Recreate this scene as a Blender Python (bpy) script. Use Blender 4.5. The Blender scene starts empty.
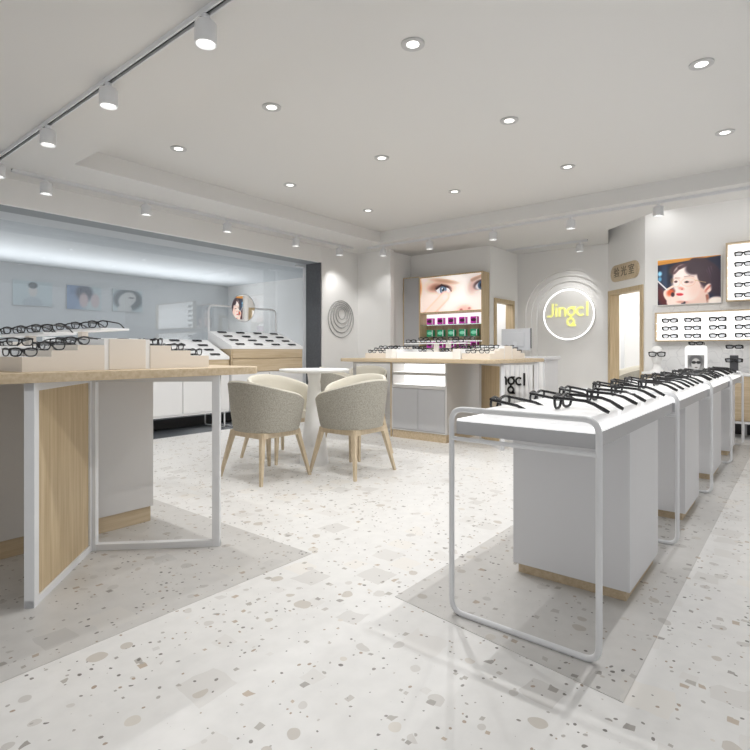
import bpy, bmesh, math, random
import numpy as np
from mathutils import Vector, Matrix
random.seed(7)
S = bpy.context.scene
C = S.collection
PI = math.pi
H = 1.1          # eye height

# ------------------------------------------------------------------ materials
def srgb(r, g, b):
    f = lambda c: c/12.92 if c <= 0.04045 else ((c+0.055)/1.055)**2.4
    return (f(r/255), f(g/255), f(b/255), 1)

def mat(name, col, rough=0.5, metal=0.0, spec=0.5, emit=None, es=0.0, bump=0.0, bscale=60, vary=0.0, vscale=3.0):
    m = bpy.data.materials.new(name); m.use_nodes = True
    nt = m.node_tree; b = nt.nodes['Principled BSDF']
    b.inputs['Base Color'].default_value = col
    b.inputs['Roughness'].default_value = rough
    b.inputs['Metallic'].default_value = metal
    b.inputs['Specular IOR Level'].default_value = spec
    if emit:
        b.inputs['Emission Color'].default_value = emit
        b.inputs['Emission Strength'].default_value = es
    if bump or vary:
        tc = nt.nodes.new('ShaderNodeTexCoord')
        n = nt.nodes.new('ShaderNodeTexNoise'); n.inputs['Scale'].default_value = bscale; n.inputs['Detail'].default_value = 4
        nt.links.new(tc.outputs['Object'], n.inputs['Vector'])
        if bump:
            bp = nt.nodes.new('ShaderNodeBump'); bp.inputs['Strength'].default_value = bump; bp.inputs['Distance'].default_value = 0.002
            nt.links.new(n.outputs['Fac'], bp.inputs['Height']); nt.links.new(bp.outputs['Normal'], b.inputs['Normal'])
        if vary:
            n2 = nt.nodes.new('ShaderNodeTexNoise'); n2.inputs['Scale'].default_value = vscale
            nt.links.new(tc.outputs['Object'], n2.inputs['Vector'])
            r = nt.nodes.new('ShaderNodeValToRGB')
            r.color_ramp.elements[0].position = 0.3; r.color_ramp.elements[1].position = 0.7
            r.color_ramp.elements[0].color = tuple(c*(1-vary) for c in col[:3])+(1,)
            r.color_ramp.elements[1].color = tuple(min(1, c*(1+vary)) for c in col[:3])+(1,)
            nt.links.new(n2.outputs['Fac'], r.inputs['Fac']); nt.links.new(r.outputs['Color'], b.inputs['Base Color'])
    return m

def wood(name, light, dark, axis='Z'):
    m = bpy.data.materials.new(name); m.use_nodes = True
    nt = m.node_tree; b = nt.nodes['Principled BSDF']
    b.inputs['Roughness'].default_value = 0.5
    tc = nt.nodes.new('ShaderNodeTexCoord'); mp = nt.nodes.new('ShaderNodeMapping')
    sc = {'X': (1.2, 26, 26), 'Y': (26, 1.2, 26), 'Z': (26, 26, 1.2)}[axis]
    mp.inputs['Scale'].default_value = sc
    nt.links.new(tc.outputs['Object'], mp.inputs['Vector'])
    n = nt.nodes.new('ShaderNodeTexNoise'); n.inputs['Scale'].default_value = 1.6; n.inputs['Detail'].default_value = 6; n.inputs['Roughness'].default_value = 0.6
    nt.links.new(mp.outputs['Vector'], n.inputs['Vector'])
    r = nt.nodes.new('ShaderNodeValToRGB')
    r.color_ramp.elements[0].position = 0.3; r.color_ramp.elements[0].color = dark
    r.color_ramp.elements[1].position = 0.68; r.color_ramp.elements[1].color = light
    nt.links.new(n.outputs['Fac'], r.inputs['Fac']); nt.links.new(r.outputs['Color'], b.inputs['Base Color'])
    return m

def terrazzo(name, base, tint):
    m = bpy.data.materials.new(name); m.use_nodes = True
    nt = m.node_tree; N = nt.nodes; L = nt.links; b = N['Principled BSDF']
    b.inputs['Roughness'].default_value = 0.33; b.inputs['Specular IOR Level'].default_value = 0.35
    tc = N.new('ShaderNodeTexCoord')
    nz = N.new('ShaderNodeTexNoise'); nz.inputs['Scale'].default_value = 7; nz.inputs['Detail'].default_value = 2
    L.new(tc.outputs['Object'], nz.inputs['Vector'])
    mixv = N.new('ShaderNodeVectorMath'); mixv.operation = 'MULTIPLY_ADD'
    mixv.inputs[1].default_value = (0.06, 0.06, 0.0)
    L.new(nz.outputs['Color'], mixv.inputs[0]); L.new(tc.outputs['Object'], mixv.inputs[2])
    # soft mottling of the cement
    n0 = N.new('ShaderNodeTexNoise'); n0.inputs['Scale'].default_value = 14; n0.inputs['Detail'].default_value = 5
    L.new(tc.outputs['Object'], n0.inputs['Vector'])
    r0 = N.new('ShaderNodeValToRGB')
    r0.color_ramp.elements[0].position = 0.35; r0.color_ramp.elements[1].position = 0.62
    r0.color_ramp.elements[0].color = tuple(c*0.95 for c in base[:3])+(1,)
    r0.color_ramp.elements[1].color = base
    L.new(n0.outputs['Fac'], r0.inputs['Fac'])
    cur = r0.outputs['Color']
    def layer(cur, scale, radius, thresh, cols, off):
        mp = N.new('ShaderNodeVectorMath'); mp.operation = 'ADD'; mp.inputs[1].default_value = (off, off*1.7, 0)
        L.new(mixv.outputs[0], mp.inputs[0])
        v = N.new('ShaderNodeTexVoronoi'); v.voronoi_dimensions = '2D'; v.distance = 'CHEBYCHEV' if off % 2 < 1 else 'EUCLIDEAN'
        v.inputs['Scale'].default_value = scale; v.inputs['Randomness'].default_value = 1
        L.new(mp.outputs[0], v.inputs['Vector'])
        sep = N.new('ShaderNodeSeparateColor'); L.new(v.outputs['Color'], sep.inputs[0])
        # chip size differs per cell
        ra = N.new('ShaderNodeMath'); ra.operation = 'MULTIPLY'; ra.inputs[1].default_value = radius
        L.new(sep.outputs[2], ra.inputs[0])
        lt = N.new('ShaderNodeMath'); lt.operation = 'LESS_THAN'; L.new(v.outputs['Distance'], lt.inputs[0]); L.new(ra.outputs[0], lt.inputs[1])
        gt = N.new('ShaderNodeMath'); gt.operation = 'GREATER_THAN'; gt.inputs[1].default_value = thresh; L.new(sep.outputs[0], gt.inputs[0])
        mu = N.new('ShaderNodeMath'); mu.operation = 'MULTIPLY'; L.new(lt.outputs[0], mu.inputs[0]); L.new(gt.outputs[0], mu.inputs[1])
        cr = N.new('ShaderNodeValToRGB'); cr.color_ramp.interpolation = 'CONSTANT'
        while len(cr.color_ramp.elements) < len(cols): cr.color_ramp.elements.new(0.5)
        for i, c in enumerate(cols):
            cr.color_ramp.elements[i].position = i/len(cols); cr.color_ramp.elements[i].color = c
        L.new(sep.outputs[1], cr.inputs['Fac'])
        mx = N.new('ShaderNodeMix'); mx.data_type = 'RGBA'
        L.new(mu.outputs[0], mx.inputs['Factor']); L.new(cur, mx.inputs['A']); L.new(cr.outputs['Color'], mx.inputs['B'])
        return mx.outputs['Result']
    t = tint
    g = lambda r_, g_, b_: tuple(c*t for c in srgb(r_, g_, b_)[:3])+(1,)
    cur = layer(cur, 5, 0.40, 0.55, [g(230, 228, 225), g(226, 224, 221), g(236, 233, 228), g(221, 219, 216)], 0.3)
    cur = layer(cur, 11, 0.34, 0.74, [g(212, 209, 205), g(224, 219, 211), g(218, 215, 211), g(208, 202, 194)], 3.1)
    cur = layer(cur, 22, 0.31, 0.86, [g(188, 184, 178), g(196, 182, 166), g(206, 202, 197), g(172, 168, 163)], 6.4)
    cur = layer(cur, 42, 0.30, 0.86, [g(150, 146, 141), g(178, 162, 146), g(128, 124, 120), g(186, 182, 177)], 9.7)
    L.new(cur, b.inputs['Base Color'])
    return m

WALL = mat('wall_paint', srgb(239, 238, 236), 0.85, bump=0.05, bscale=120)
CEIL = mat('ceiling_paint', srgb(224, 223, 221), 0.9, bump=0.04, bscale=90)
OAK_X = wood('light_oak_long', srgb(208, 190, 162), srgb(184, 163, 132), 'X')
OAK_Y = wood('light_oak_cross', srgb(208, 190, 162), srgb(184, 163, 132), 'Y')
OAK_Z = wood('light_oak_upright', srgb(206, 186, 152), srgb(180, 157, 122), 'Z')
WMETAL = mat('white_powder_coat', srgb(226, 227, 229), 0.4)
GMETAL = mat('pale_grey_powder_coat', srgb(206, 208, 212), 0.4)
GREYP = mat('grey_laminate', srgb(209, 207, 205), 0.55)
GREYC = mat('cool_grey_laminate', srgb(221, 221, 223), 0.5)
WHITE = mat('white_gloss', srgb(240, 240, 240), 0.35)
CREAM = mat('cream_board', srgb(232, 224, 214), 0.55)
LIGHTTOP = mat('luminous_white_top', srgb(250, 250, 250), 0.4, emit=(1, 1, 1, 1), es=0.55)
BLOCK = mat('white_acrylic_block', srgb(246, 246, 246), 0.35, emit=(1, 1, 1, 1), es=0.10)  # faint glow put into the white, no lamp inside
TRAYG = mat('tray_grey', srgb(186, 186, 188), 0.5)
LIGHTPAN = mat('luminous_panel', srgb(250, 250, 250), 0.4, emit=(1, 0.99, 0.97, 1), es=0.9)
BLACK = mat('black_acetate', srgb(28, 28, 30), 0.25)
GREYACE = mat('grey_acetate', srgb(70, 70, 74), 0.3)
FABRIC = mat('grey_weave', srgb(170, 166, 155), 0.95, bump=0.8, bscale=220, vary=0.22, vscale=110)
INNERF = mat('cream_upholstery', srgb(214, 209, 196), 0.9, bump=0.3, bscale=200)
BEECH = wood('beech_leg', srgb(214, 198, 172), srgb(192, 173, 144), 'Z')
DARKJ = mat('charcoal_jamb', srgb(92, 94, 98), 0.6, vary=0.12, vscale=40)
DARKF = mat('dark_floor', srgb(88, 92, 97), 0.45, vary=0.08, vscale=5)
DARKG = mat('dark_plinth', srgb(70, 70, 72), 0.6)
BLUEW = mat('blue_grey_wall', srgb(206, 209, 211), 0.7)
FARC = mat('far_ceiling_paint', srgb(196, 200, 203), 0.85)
SILVER = mat('silver_shell', srgb(205, 207, 211), 0.35, metal=0.0)
SCREEN = mat('dark_screen', srgb(25, 27, 30), 0.2)
MIRROR = mat('mirror_glass', (0.95, 0.95, 0.95, 1), 0.01, metal=1.0)
BULB = mat('lamp_glow', (1, 1, 1, 1), 0.5, emit=(1, 0.98, 0.94, 1), es=2.2)
NEON = mat('white_neon', (1, 1, 1, 1), 0.5, emit=(1, 1, 1, 1), es=1.6)
YELLOW = mat('yellow_letter', srgb(240, 238, 150), 0.5, emit=srgb(246, 244, 150), es=0.5)
MAGENTA = mat('magenta_card', srgb(214, 60, 190), 0.4)
DKMAG = mat('dark_print', srgb(80, 20, 60), 0.4)
GREEN = mat('green_card', srgb(30, 160, 110), 0.4)
LTGREEN = mat('mint_print', srgb(150, 225, 195), 0.4)
INK = mat('black_ink', srgb(20, 20, 20), 0.5)
GREYINK = mat('grey_engraving', srgb(110, 100, 86), 0.6)
PLASTER = mat('mannequin_plaster', srgb(238, 237, 235), 0.45)
ORANGEB = mat('orange_wood', srgb(190, 125, 70), 0.5)
CORD = mat('black_rubber', srgb(20, 20, 20), 0.6)

FLOORM = terrazzo('terrazzo', srgb(229, 228, 226), 0.92)
FLOORD = terrazzo('terrazzo_darker', srgb(200, 198, 195), 0.70)

def glass(name, tint, refl, rough=0.02):
    m = bpy.data.materials.new(name); m.use_nodes = True
    nt = m.node_tree; N = nt.nodes; N.clear()
    o = N.new('ShaderNodeOutputMaterial'); mx = N.new('ShaderNodeMixShader')
    t = N.new('ShaderNodeBsdfTransparent'); t.inputs['Color'].default_value = tint
    g = N.new('ShaderNodeBsdfGlossy'); g.inputs['Roughness'].default_value = rough; g.inputs['Color'].default_value = (0.9, 0.93, 0.95, 1)
    mx.inputs[0].default_value = refl
    nt.links.new(t.outputs[0], mx.inputs[1]); nt.links.new(g.outputs[0], mx.inputs[2]); nt.links.new(mx.outputs[0], o.inputs[0])
    return m
LENS = glass('clear_lens', (0.86, 0.87, 0.88, 1), 0.12)
PANE = glass('blue_grey_glass', (0.87, 0.88, 0.886, 1), 0.07)
SHELFG = glass('green_edge_glass', (0.86, 0.96, 0.92, 1), 0.12)

def vcol_mat(name, emit=0.0, rough=0.4):
    m = bpy.data.materials.new(name); m.use_nodes = True
    nt = m.node_tree; b = nt.nodes['Principled BSDF']; b.inputs['Roughness'].default_value = rough
    a = nt.nodes.new('ShaderNodeVertexColor'); a.layer_name = 'Col'
    nt.links.new(a.outputs['Color'], b.inputs['Base Color'])
    if emit:
        nt.links.new(a.outputs['Color'], b.inputs['Emission Color']); b.inputs['Emission Strength'].default_value = emit
    return m

def veined():
    m = bpy.data.materials.new('line_veined_wall'); m.use_nodes = True
    nt = m.node_tree; N = nt.nodes; L = nt.links; b = N['Principled BSDF']; b.inputs['Roughness'].default_value = 0.5
    tc = N.new('ShaderNodeTexCoord'); nz = N.new('ShaderNodeTexNoise'); nz.inputs['Scale'].default_value = 2.2
    L.new(tc.outputs['Object'], nz.inputs['Vector'])
    va = N.new('ShaderNodeVectorMath'); va.operation = 'MULTIPLY_ADD'; va.inputs[1].default_value = (0.6, 0.6, 0.6)
    L.new(nz.outputs['Color'], va.inputs[0]); L.new(tc.outputs['Object'], va.inputs[2])
    v = N.new('ShaderNodeTexVoronoi'); v.feature = 'DISTANCE_TO_EDGE'; v.inputs['Scale'].default_value = 5
    L.new(va.outputs[0], v.inputs['Vector'])
    r = N.new('ShaderNodeValToRGB'); r.color_ramp.elements[0].position = 0.0; r.color_ramp.elements[1].position = 0.03
    r.color_ramp.elements[0].color = srgb(214, 214, 215); r.color_ramp.elements[1].color = srgb(230, 230, 230)
    L.new(v.outputs['Distance'], r.inputs['Fac']); L.new(r.outputs['Color'], b.inputs['Base Color'])
    return m
VEIN = veined()

# ------------------------------------------------------------------ mesh helpers
def bm_new(): return bmesh.new()

def face(bm, pts, mi=0):
    f = bm.faces.new([bm.verts.new(p) for p in pts]); f.material_index = mi; return f

def box(bm, x0, x1, y0, y1, z0, z1, mi=0, bev=0.0):
    t = bmesh.new()
    v = [t.verts.new((x, y, z)) for z in (z0, z1) for y in (y0, y1) for x in (x0, x1)]
    for q in ((0, 2, 3, 1), (4, 5, 7, 6), (0, 1, 5, 4), (2, 6, 7, 3), (0, 4, 6, 2), (1, 3, 7, 5)):
        t.faces.new([v[i] for i in q])
    if bev: bmesh.ops.bevel(t, geom=t.edges[:], offset=bev, segments=2, affect='EDGES', profile=0.5)
    merge(bm, t, mi)

def merge(bm, t, mi=0, M=None):
    vm = {}
    for v in t.verts: vm[v] = bm.verts.new(M @ v.co if M else v.co)
    for f in t.faces:
        try:
            g = bm.faces.new([vm[v] for v in f.verts]); g.material_index = mi
        except ValueError: pass
    t.free()

def prism(bm, pts, z0, z1, mi=0, bev=0.0):
    t = bmesh.new()
    lo = [t.verts.new((p[0], p[1], z0)) for p in pts]; hi = [t.verts.new((p[0], p[1], z1)) for p in pts]
    n = len(pts)
    t.faces.new(lo[::-1]); t.faces.new(hi)
    for i in range(n): t.faces.new((lo[i], lo[(i+1) % n], hi[(i+1) % n], hi[i]))
    if bev:
        e = [e for e in t.edges if abs(e.verts[0].co.z-e.verts[1].co.z) < 1e-6]
        bmesh.ops.bevel(t, geom=e, offset=bev, segments=2, affect='EDGES', profile=0.5)
    bmesh.ops.recalc_face_normals(t, faces=t.faces[:])
    merge(bm, t, mi)

def bar(bm, p, q, w, h, mi=0, up=(0, 0, 1), bev=0.002):
    """square bar from p to q; w across, h along 'up'"""
    p = Vector(p); q = Vector(q); d = (q-p); L = d.length; d.normalize()
    u = Vector(up); s = d.cross(u)
    if s.length < 1e-4: u = Vector((0, 1, 0)); s = d.cross(u)
    s.normalize(); u = s.cross(d)
    t = bmesh.new(); box(t, -w/2, w/2, 0, L, -h/2, h/2, 0, bev)
    M = Matrix(((s.x, d.x, u.x, p.x), (s.y, d.y, u.y, p.y), (s.z, d.z, u.z, p.z), (0, 0, 0, 1)))
    merge(bm, t, mi, M)

def tube(bm, pts, r, seg=10, mi=0, closed=False, cap=True, flat=1.0):
    P = [Vector(p) for p in pts]; n = len(P); rings = []
    rr = r if isinstance(r, (list, tuple)) else [r]*n
    prev = None
    for i in range(n):
        if closed: t = P[(i+1) % n]-P[i-1]
        else: t = P[min(i+1, n-1)]-P[max(i-1, 0)]
        t.normalize()
        if prev is None:
            a = Vector((0, 0, 1)) if abs(t.z) < 0.9 else Vector((1, 0, 0))
            u = (a-t*a.dot(t)).normalized()
        else:
            u = (prev-t*prev.dot(t)).normalized()
        prev = u; w = t.cross(u)
        rings.append([bm.verts.new(P[i]+(u*math.cos(2*PI*k/seg)+w*math.sin(2*PI*k/seg)*flat)*rr[i]) for k in range(seg)])
    m = n if closed else n-1
    for i in range(m):
        a, b = rings[i], rings[(i+1) % n]
        for k in range(seg):
            f = bm.faces.new((a[k], a[(k+1) % seg], b[(k+1) % seg], b[k])); f.material_index = mi
    if cap and not closed:
        for ring in (rings[0][::-1], rings[-1]):
            f = bm.faces.new(ring); f.material_index = mi

def rounded(pts, r, seg=6, closed=False):
    """polyline with rounded corners"""
    P = [Vector(p) for p in pts]; n = len(P); out = []
    for i in range(n):
        if not closed and i in (0, n-1): out.append(P[i]); continue
        a, b, c = P[i-1], P[i], P[(i+1) % n]
        d1 = (a-b).normalized(); d2 = (c-b).normalized()
        p0 = b+d1*r; p1 = b+d2*r
        for k in range(seg+1):
            t = k/seg
            out.append(p0*(1-t)**2+b*2*t*(1-t)*0.98+p1*t*t + b*0.02*2*t*(1-t))
    return out

def lathe(bm, prof, cx=0, cy=0, seg=32, mi=0, cap=True):
    rings = []
    for r, z in prof:
        rings.append([bm.verts.new((cx+r*math.cos(2*PI*k/seg), cy+r*math.sin(2*PI*k/seg), z)) for k in range(seg)])
    for a, b in zip(rings, rings[1:]):
        for k in range(seg):
            f = bm.faces.new((a[k], a[(k+1) % seg], b[(k+1) % seg], b[k])); f.material_index = mi
    if cap:
        for ring in (rings[0][::-1], rings[-1]):
            f = bm.faces.new(ring); f.material_index = mi

def rrect(x0, x1, y0, y1, r, seg=6):
    out = []
    for cx, cy, a0 in ((x1-r, y1-r, 0), (x0+r, y1-r, 90), (x0+r, y0+r, 180), (x1-r, y0+r, 270)):
        for k in range(seg+1):
            a = math.radians(a0+90*k/seg); out.append((cx+r*math.cos(a), cy+r*math.sin(a)))
    return out

def obj(name, bm, mats, parent=None, smooth=False, loc=None):
    me = bpy.data.meshes.new(name); bmesh.ops.recalc_face_normals(bm, faces=bm.faces[:])
    bm.to_mesh(me); bm.free()
    for m in (mats if isinstance(mats, (list, tuple)) else [mats]): me.materials.append(m)
    if smooth:
        for p in me.polygons: p.use_smooth = True
        me.set_sharp_from_angle(angle=math.radians(smooth if smooth is not True else 40))
    o = bpy.data.objects.new(name, me); C.objects.link(o)
    if parent: o.parent = parent
    if loc: o.location = loc
    return o

def tag(o, label, cat, group=None, kind=None):
    o['label'] = label; o['category'] = cat
    if group: o['group'] = group
    if kind: o['kind'] = kind
    return o

def thing(name, label, cat, loc=(0, 0, 0), rz=0, group=None):
    o = bpy.data.objects.new(name, None); C.objects.link(o); o.empty_display_size = 0.1
    o.location = loc; o.rotation_euler = (0, 0, rz)
    return tag(o, label, cat, group)

def struct(name, bm, m, label, cat, smooth=False):
    o = obj(name, bm, m, None, smooth); return tag(o, label, cat, None, 'structure')

def dup(root, loc=None, rot=None, scale=None, label=None, group=None):
    r = root.copy(); C.objects.link(r)
    if loc is not None: r.location = loc
    if rot is not None: r.rotation_euler = rot
    if scale is not None: r.scale = (scale,)*3
    if label: r['label'] = label
    if group: r['group'] = group
    for ch in list(root.children):
        c = ch.copy(); C.objects.link(c); c.parent = r
        for g in ch.children:
            d = g.copy(); C.objects.link(d); d.parent = c
    return r

ORD = ['first', 'second', 'third', 'fourth', 'fifth', 'sixth', 'seventh', 'eighth', 'ninth', 'tenth', 'eleventh', 'twelfth']

# ------------------------------------------------------------------ room shell
ZC, ZT = 2.87, 3.05
bm = bm_new(); face(bm, [(-2.5, -3.5, 0), (12.5, -3.5, 0), (12.5, 6.26, 0), (-2.5, 6.26, 0)])
struct('floor', bm, FLOORM, 'pale terrazzo floor with grey and brown chips', 'floor')
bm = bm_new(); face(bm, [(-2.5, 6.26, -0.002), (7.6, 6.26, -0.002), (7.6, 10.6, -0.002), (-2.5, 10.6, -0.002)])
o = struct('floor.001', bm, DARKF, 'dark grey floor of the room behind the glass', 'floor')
def patch(n, pts, lab):
    bm = bm_new(); prism(bm, pts, 0.0, 0.002)  # thin sheet over the floor in a darker tone
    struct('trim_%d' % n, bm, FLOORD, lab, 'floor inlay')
patch(1, [(-1.6, 2.06), (2.0, 2.06), (2.0, 5.2), (-1.6, 5.2)], 'darker rectangle on the floor under the left table')
patch(2, [(1.765, 0.43), (7.5, 0.40), (7.5, 1.41), (1.885, 1.41)], 'darker strip on the floor under the right display counters')

# ceiling: soffit, raised tray, slot along the right wall
bm = bm_new()
face(bm, [(-2.5, -3.5, ZC), (2.08, -3.5, ZC), (2.08, 6.4, ZC), (-2.5, 6.4, ZC)])
face(bm, [(2.08, 5.35, ZC), (6.75, 5.35, ZC), (6.75, 6.4, ZC), (2.08, 6.4, ZC)])
face(bm, [(6.75, -3.5, ZC), (7.43, -3.5, ZC), (7.43, 1.43, ZC), (8.12, 2.18, ZC), (9.2, 2.47, ZC), (9.2, 6.4, ZC), (6.75, 6.4, ZC)])
face(bm, [(2.0, -3.5, ZT), (6.85, -3.5, ZT), (6.85, 5.45, ZT), (2.0, 5.45, ZT)])
face(bm, [(2.08, -3.5, ZC), (2.08, 5.35, ZC), (2.08, 5.35, ZT), (2.08, -3.5, ZT)])
face(bm, [(6.75, -3.5, ZC), (6.75, 5.35, ZC), (6.75, 5.35, ZT), (6.75, -3.5, ZT)])
face(bm, [(2.08, 5.35, ZC), (6.75, 5.35, ZC), (6.75, 5.35, ZT), (2.08, 5.35, ZT)])
ZH = 3.12
face(bm, [(7.4, -3.5, ZH), (9.3, -3.5, ZH), (9.3, 2.6, ZH), (7.4, 2.6, ZH)])
for p, q in (((7.43, -3.5), (7.43, 1.43)), ((7.43, 1.43), (8.12, 2.18)), ((8.12, 2.18), (9.2, 2.47))):
    face(bm, [(p[0], p[1], ZC), (q[0], q[1], ZC), (q[0], q[1], ZH), (p[0], p[1], ZH)])
struct('ceiling', bm, CEIL, 'pale grey ceiling with a large raised tray', 'ceiling')

# left wall with the wide opening
YW = 6.3
bm = bm_new()
box(bm, -2.5, 6.36, YW, YW+0.06, 2.60, ZC+0.2)
box(bm, 6.365, 7.32, YW, YW+0.36, 0, ZC+0.2)
struct('wall_left', bm, WALL, 'white left wall over and beside the wide glazed opening', 'wall')
bm = bm_new(); box(bm, 6.335, 6.365, YW+0.02, YW+0.36, 0, 2.6)
box(bm, -2.5, 6.335, YW+0.06, YW+0.36, 2.599, 2.61, 1)
struct('trim_3', bm, [DARKJ, mat('lintel_grey', srgb(150, 155, 158), 0.8)], 'charcoal jamb lining the wide opening in the left wall', 'door frame')
bm = bm_new(); box(bm, 6.33, 6.365, YW+0.365, YW+0.44, 0, 2.6, 0, 0.003)
box(bm, 6.14, 6.33, YW+0.39, YW+0.43, 2.55, 2.575, 0, 0.003)
struct('trim_4', bm, WMETAL, 'pale metal glazing post beside the charcoal jamb', 'glazing post')
bm = bm_new(); box(bm, -2.5, 7.38, 7.06, 7.07, 0.0, 2.6)
struct('window_1', bm, PANE, 'blue grey glass pane behind the sloped display cabinets', 'glass pane')
# room behind the glass
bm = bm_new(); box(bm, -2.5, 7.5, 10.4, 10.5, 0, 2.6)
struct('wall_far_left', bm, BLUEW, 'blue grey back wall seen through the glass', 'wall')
bm = bm_new(); box(bm, 7.4, 7.5, 6.66, 10.5, 0, 2.6)
struct('wall_side_left', bm, WALL, 'pale side wall seen through the glass', 'wall')
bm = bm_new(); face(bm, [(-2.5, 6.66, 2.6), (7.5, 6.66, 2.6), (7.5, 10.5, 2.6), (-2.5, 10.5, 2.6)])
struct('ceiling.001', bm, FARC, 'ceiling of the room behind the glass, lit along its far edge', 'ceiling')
bm = bm_new(); box(bm, -2.5, 7.4, 6.95, 7.04, 0, 0.14)
struct('baseboard_left', bm, DARKG, 'dark sill under the glass behind the cabinets', 'baseboard')

# back wall steps
bm = bm_new()
box(bm, 7.29, 7.39, 5.55, 6.3, 0, ZC+0.2)
box(bm, 7.39, 8.15, 5.65, 5.75, 0, ZC+0.2)
struct('wall_back', bm, WALL, 'white projecting wall corner left of the eye poster cabinet', 'wall')
bm = bm_new(); box(bm, 8.05, 8.15, 4.03, 5.65, 0, ZC+0.2)
struct('wall_back.001', bm, WALL, 'white wall behind the eye poster cabinet', 'wall')
bm = bm_new()   # wall Y=4.03 with doorway
box(bm, 8.15, 8.24, 4.03, 4.13, 0, ZC+0.2); box(bm, 8.90, 9.15, 4.03, 4.13, 0, ZC+0.2); box(bm, 8.24, 8.90, 4.03, 4.13, 1.94, ZC+0.2)
struct('wall_back.002', bm, WALL, 'white return wall with the narrow bright doorway', 'wall')
bm = bm_new()
box(bm, 8.18, 8.245, 4.00, 4.15, 0, 2.0, 0, 0.003); box(bm, 8.895, 8.96, 4.00, 4.15, 0, 2.0, 0, 0.003); box(bm, 8.245, 8.895, 4.00, 4.15, 1.935, 2.0, 0, 0.003)
struct('door_1', bm, OAK_Z, 'oak framed doorway right of the eye poster cabinet', 'doorway')
bm = bm_new(); box(bm, 8.15, 9.15, 5.7, 5.8, 0, 2.9); box(bm, 9.15, 9.25, 4.03, 5.8, 0, 2.9); face(bm, [(8.1, 4.1, 2.75), (9.2, 4.1, 2.75), (9.2, 5.8, 2.75), (8.1, 5.8, 2.75)])
struct('wall_back.003', bm, WHITE, 'bright white inside of the room behind the narrow doorway', 'wall')

# sign wall X = 9.15 with arch relief
bm = bm_new(); box(bm, 9.15, 9.25, 2.44, 4.03, 0, ZC+0.2)
SY, SZ = 3.12, 1.731
def arch_pts(r, lo=2.465):
    pts = [(SY-r, 0.0)]+[(SY-r*math.cos(a), SZ+r*math.sin(a)) for a in np.linspace(0, PI, 49)]+[(SY+r, 0.0)]
    return [(max(p[0], lo), p[1]) for p in pts]
def arch_band(bm, inner, outer, x, back):
    """wall layer at depth x between two outlines, with the reveal of the inner outline going back"""
    vi = [bm.verts.new((x, p[0], p[1])) for p in inner]; vo = [bm.verts.new((x, p[0], p[1])) for p in outer]
    vb = [bm.verts.new((back, p[0], p[1])) for p in inner]
    for k in range(len(inner)-1):
        bm.faces.new((vi[k], vi[k+1], vo[k+1], vo[k])); bm.faces.new((vi[k], vi[k+1], vb[k+1], vb[k]))
rect_out = [(2.44, 0.0)]+[(min(4.03, max(2.44, SY-2.0*math.cos(a))), min(ZC+0.2, SZ+2.0*math.sin(a))) for a in np.linspace(0, PI, 49)]+[(4.03, 0.0)]
bm = bm_new(); arch_band(bm, arch_pts(0.765), rect_out, 9.15, 9.19)
struct('wall_back.004', bm, WALL, 'white wall carrying the round sign', 'wall')
bm = bm_new(); arch_band(bm, arch_pts(0.675), arch_pts(0.765), 9.19, 9.23); arch_band(bm, arch_pts(0.585), arch_pts(0.675), 9.23, 9.27)
t = bmesh.new(); bm.faces.new([bm.verts.new((9.27, p[0], p[1])) for p in arch_pts(0.585)])
struct('trim_5', bm, WALL, 'three stepped white arches recessed around the round sign', 'wall relief', 30)

# chamfered wall with doorway: from (8.45,1.76) to (9.15,2.46)
K = math.sqrt(0.5)
def cham(s, n, z):   # s along the wall from the picture wall corner, n into the shop
    return (8.45+K*s+0-K*n*1.0, 1.76+K*s+K*n*1.0, z)
MC = Matrix(((K, -K, 0, 8.45), (K, K, 0, 1.76), (0, 0, 1, 0), (0, 0, 0, 1)))   # local x along wall, local y into the shop
def cbox(bm, s0, s1, n0, n1, z0, z1, mi=0, bev=0.0):
    t = bmesh.new(); box(t, s0, s1, n0, n1, z0, z1, 0, bev); merge(bm, t, mi, MC)
WL = 0.99
bm = bm_new()
cbox(bm, 0, 0.06, -0.1, 0, 0, 3.12); cbox(bm, 0.90, WL, -0.1, 0, 0, 3.12); cbox(bm, 0.06, 0.90, -0.1, 0, 2.03, 3.12)
struct('wall_diagonal', bm, WALL, 'white diagonal wall with the oak framed doorway', 'wall')
bm = bm_new()
cbox(bm, 0.035, 0.105, -0.14, 0.02, 0, 2.08, 0, 0.003); cbox(bm, 0.895, 0.965, -0.14, 0.02, 0, 2.08, 0, 0.003); cbox(bm, 0.105, 0.895, -0.14, 0.02, 2.01, 2.08, 0, 0.003)
struct('door_2', bm, OAK_Z, 'oak framed doorway under the oval wooden sign', 'doorway')
# picture wall X = 8.45
bm = bm_new(); box(bm, 8.45, 8.55, -3.5, 1.76, 0, 3.12)
struct('wall_right', bm, WALL, 'white right wall carrying the portrait and eyewear shelves', 'wall')
bm = bm_new(); box(bm, 8.44, 8.452, -3.5, 1.66, 0.8, 1.76)
struct('trim_6', bm, VEIN, 'pale veined splashback panel under the wall shelves', 'wall panel')
bm = bm_new(); box(bm, 8.425, 8.45, -3.5, 1.74, 0, 0.2)
struct('baseboard_right', bm, DARKG, 'dark baseboard under the right wall counter', 'baseboard')
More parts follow.
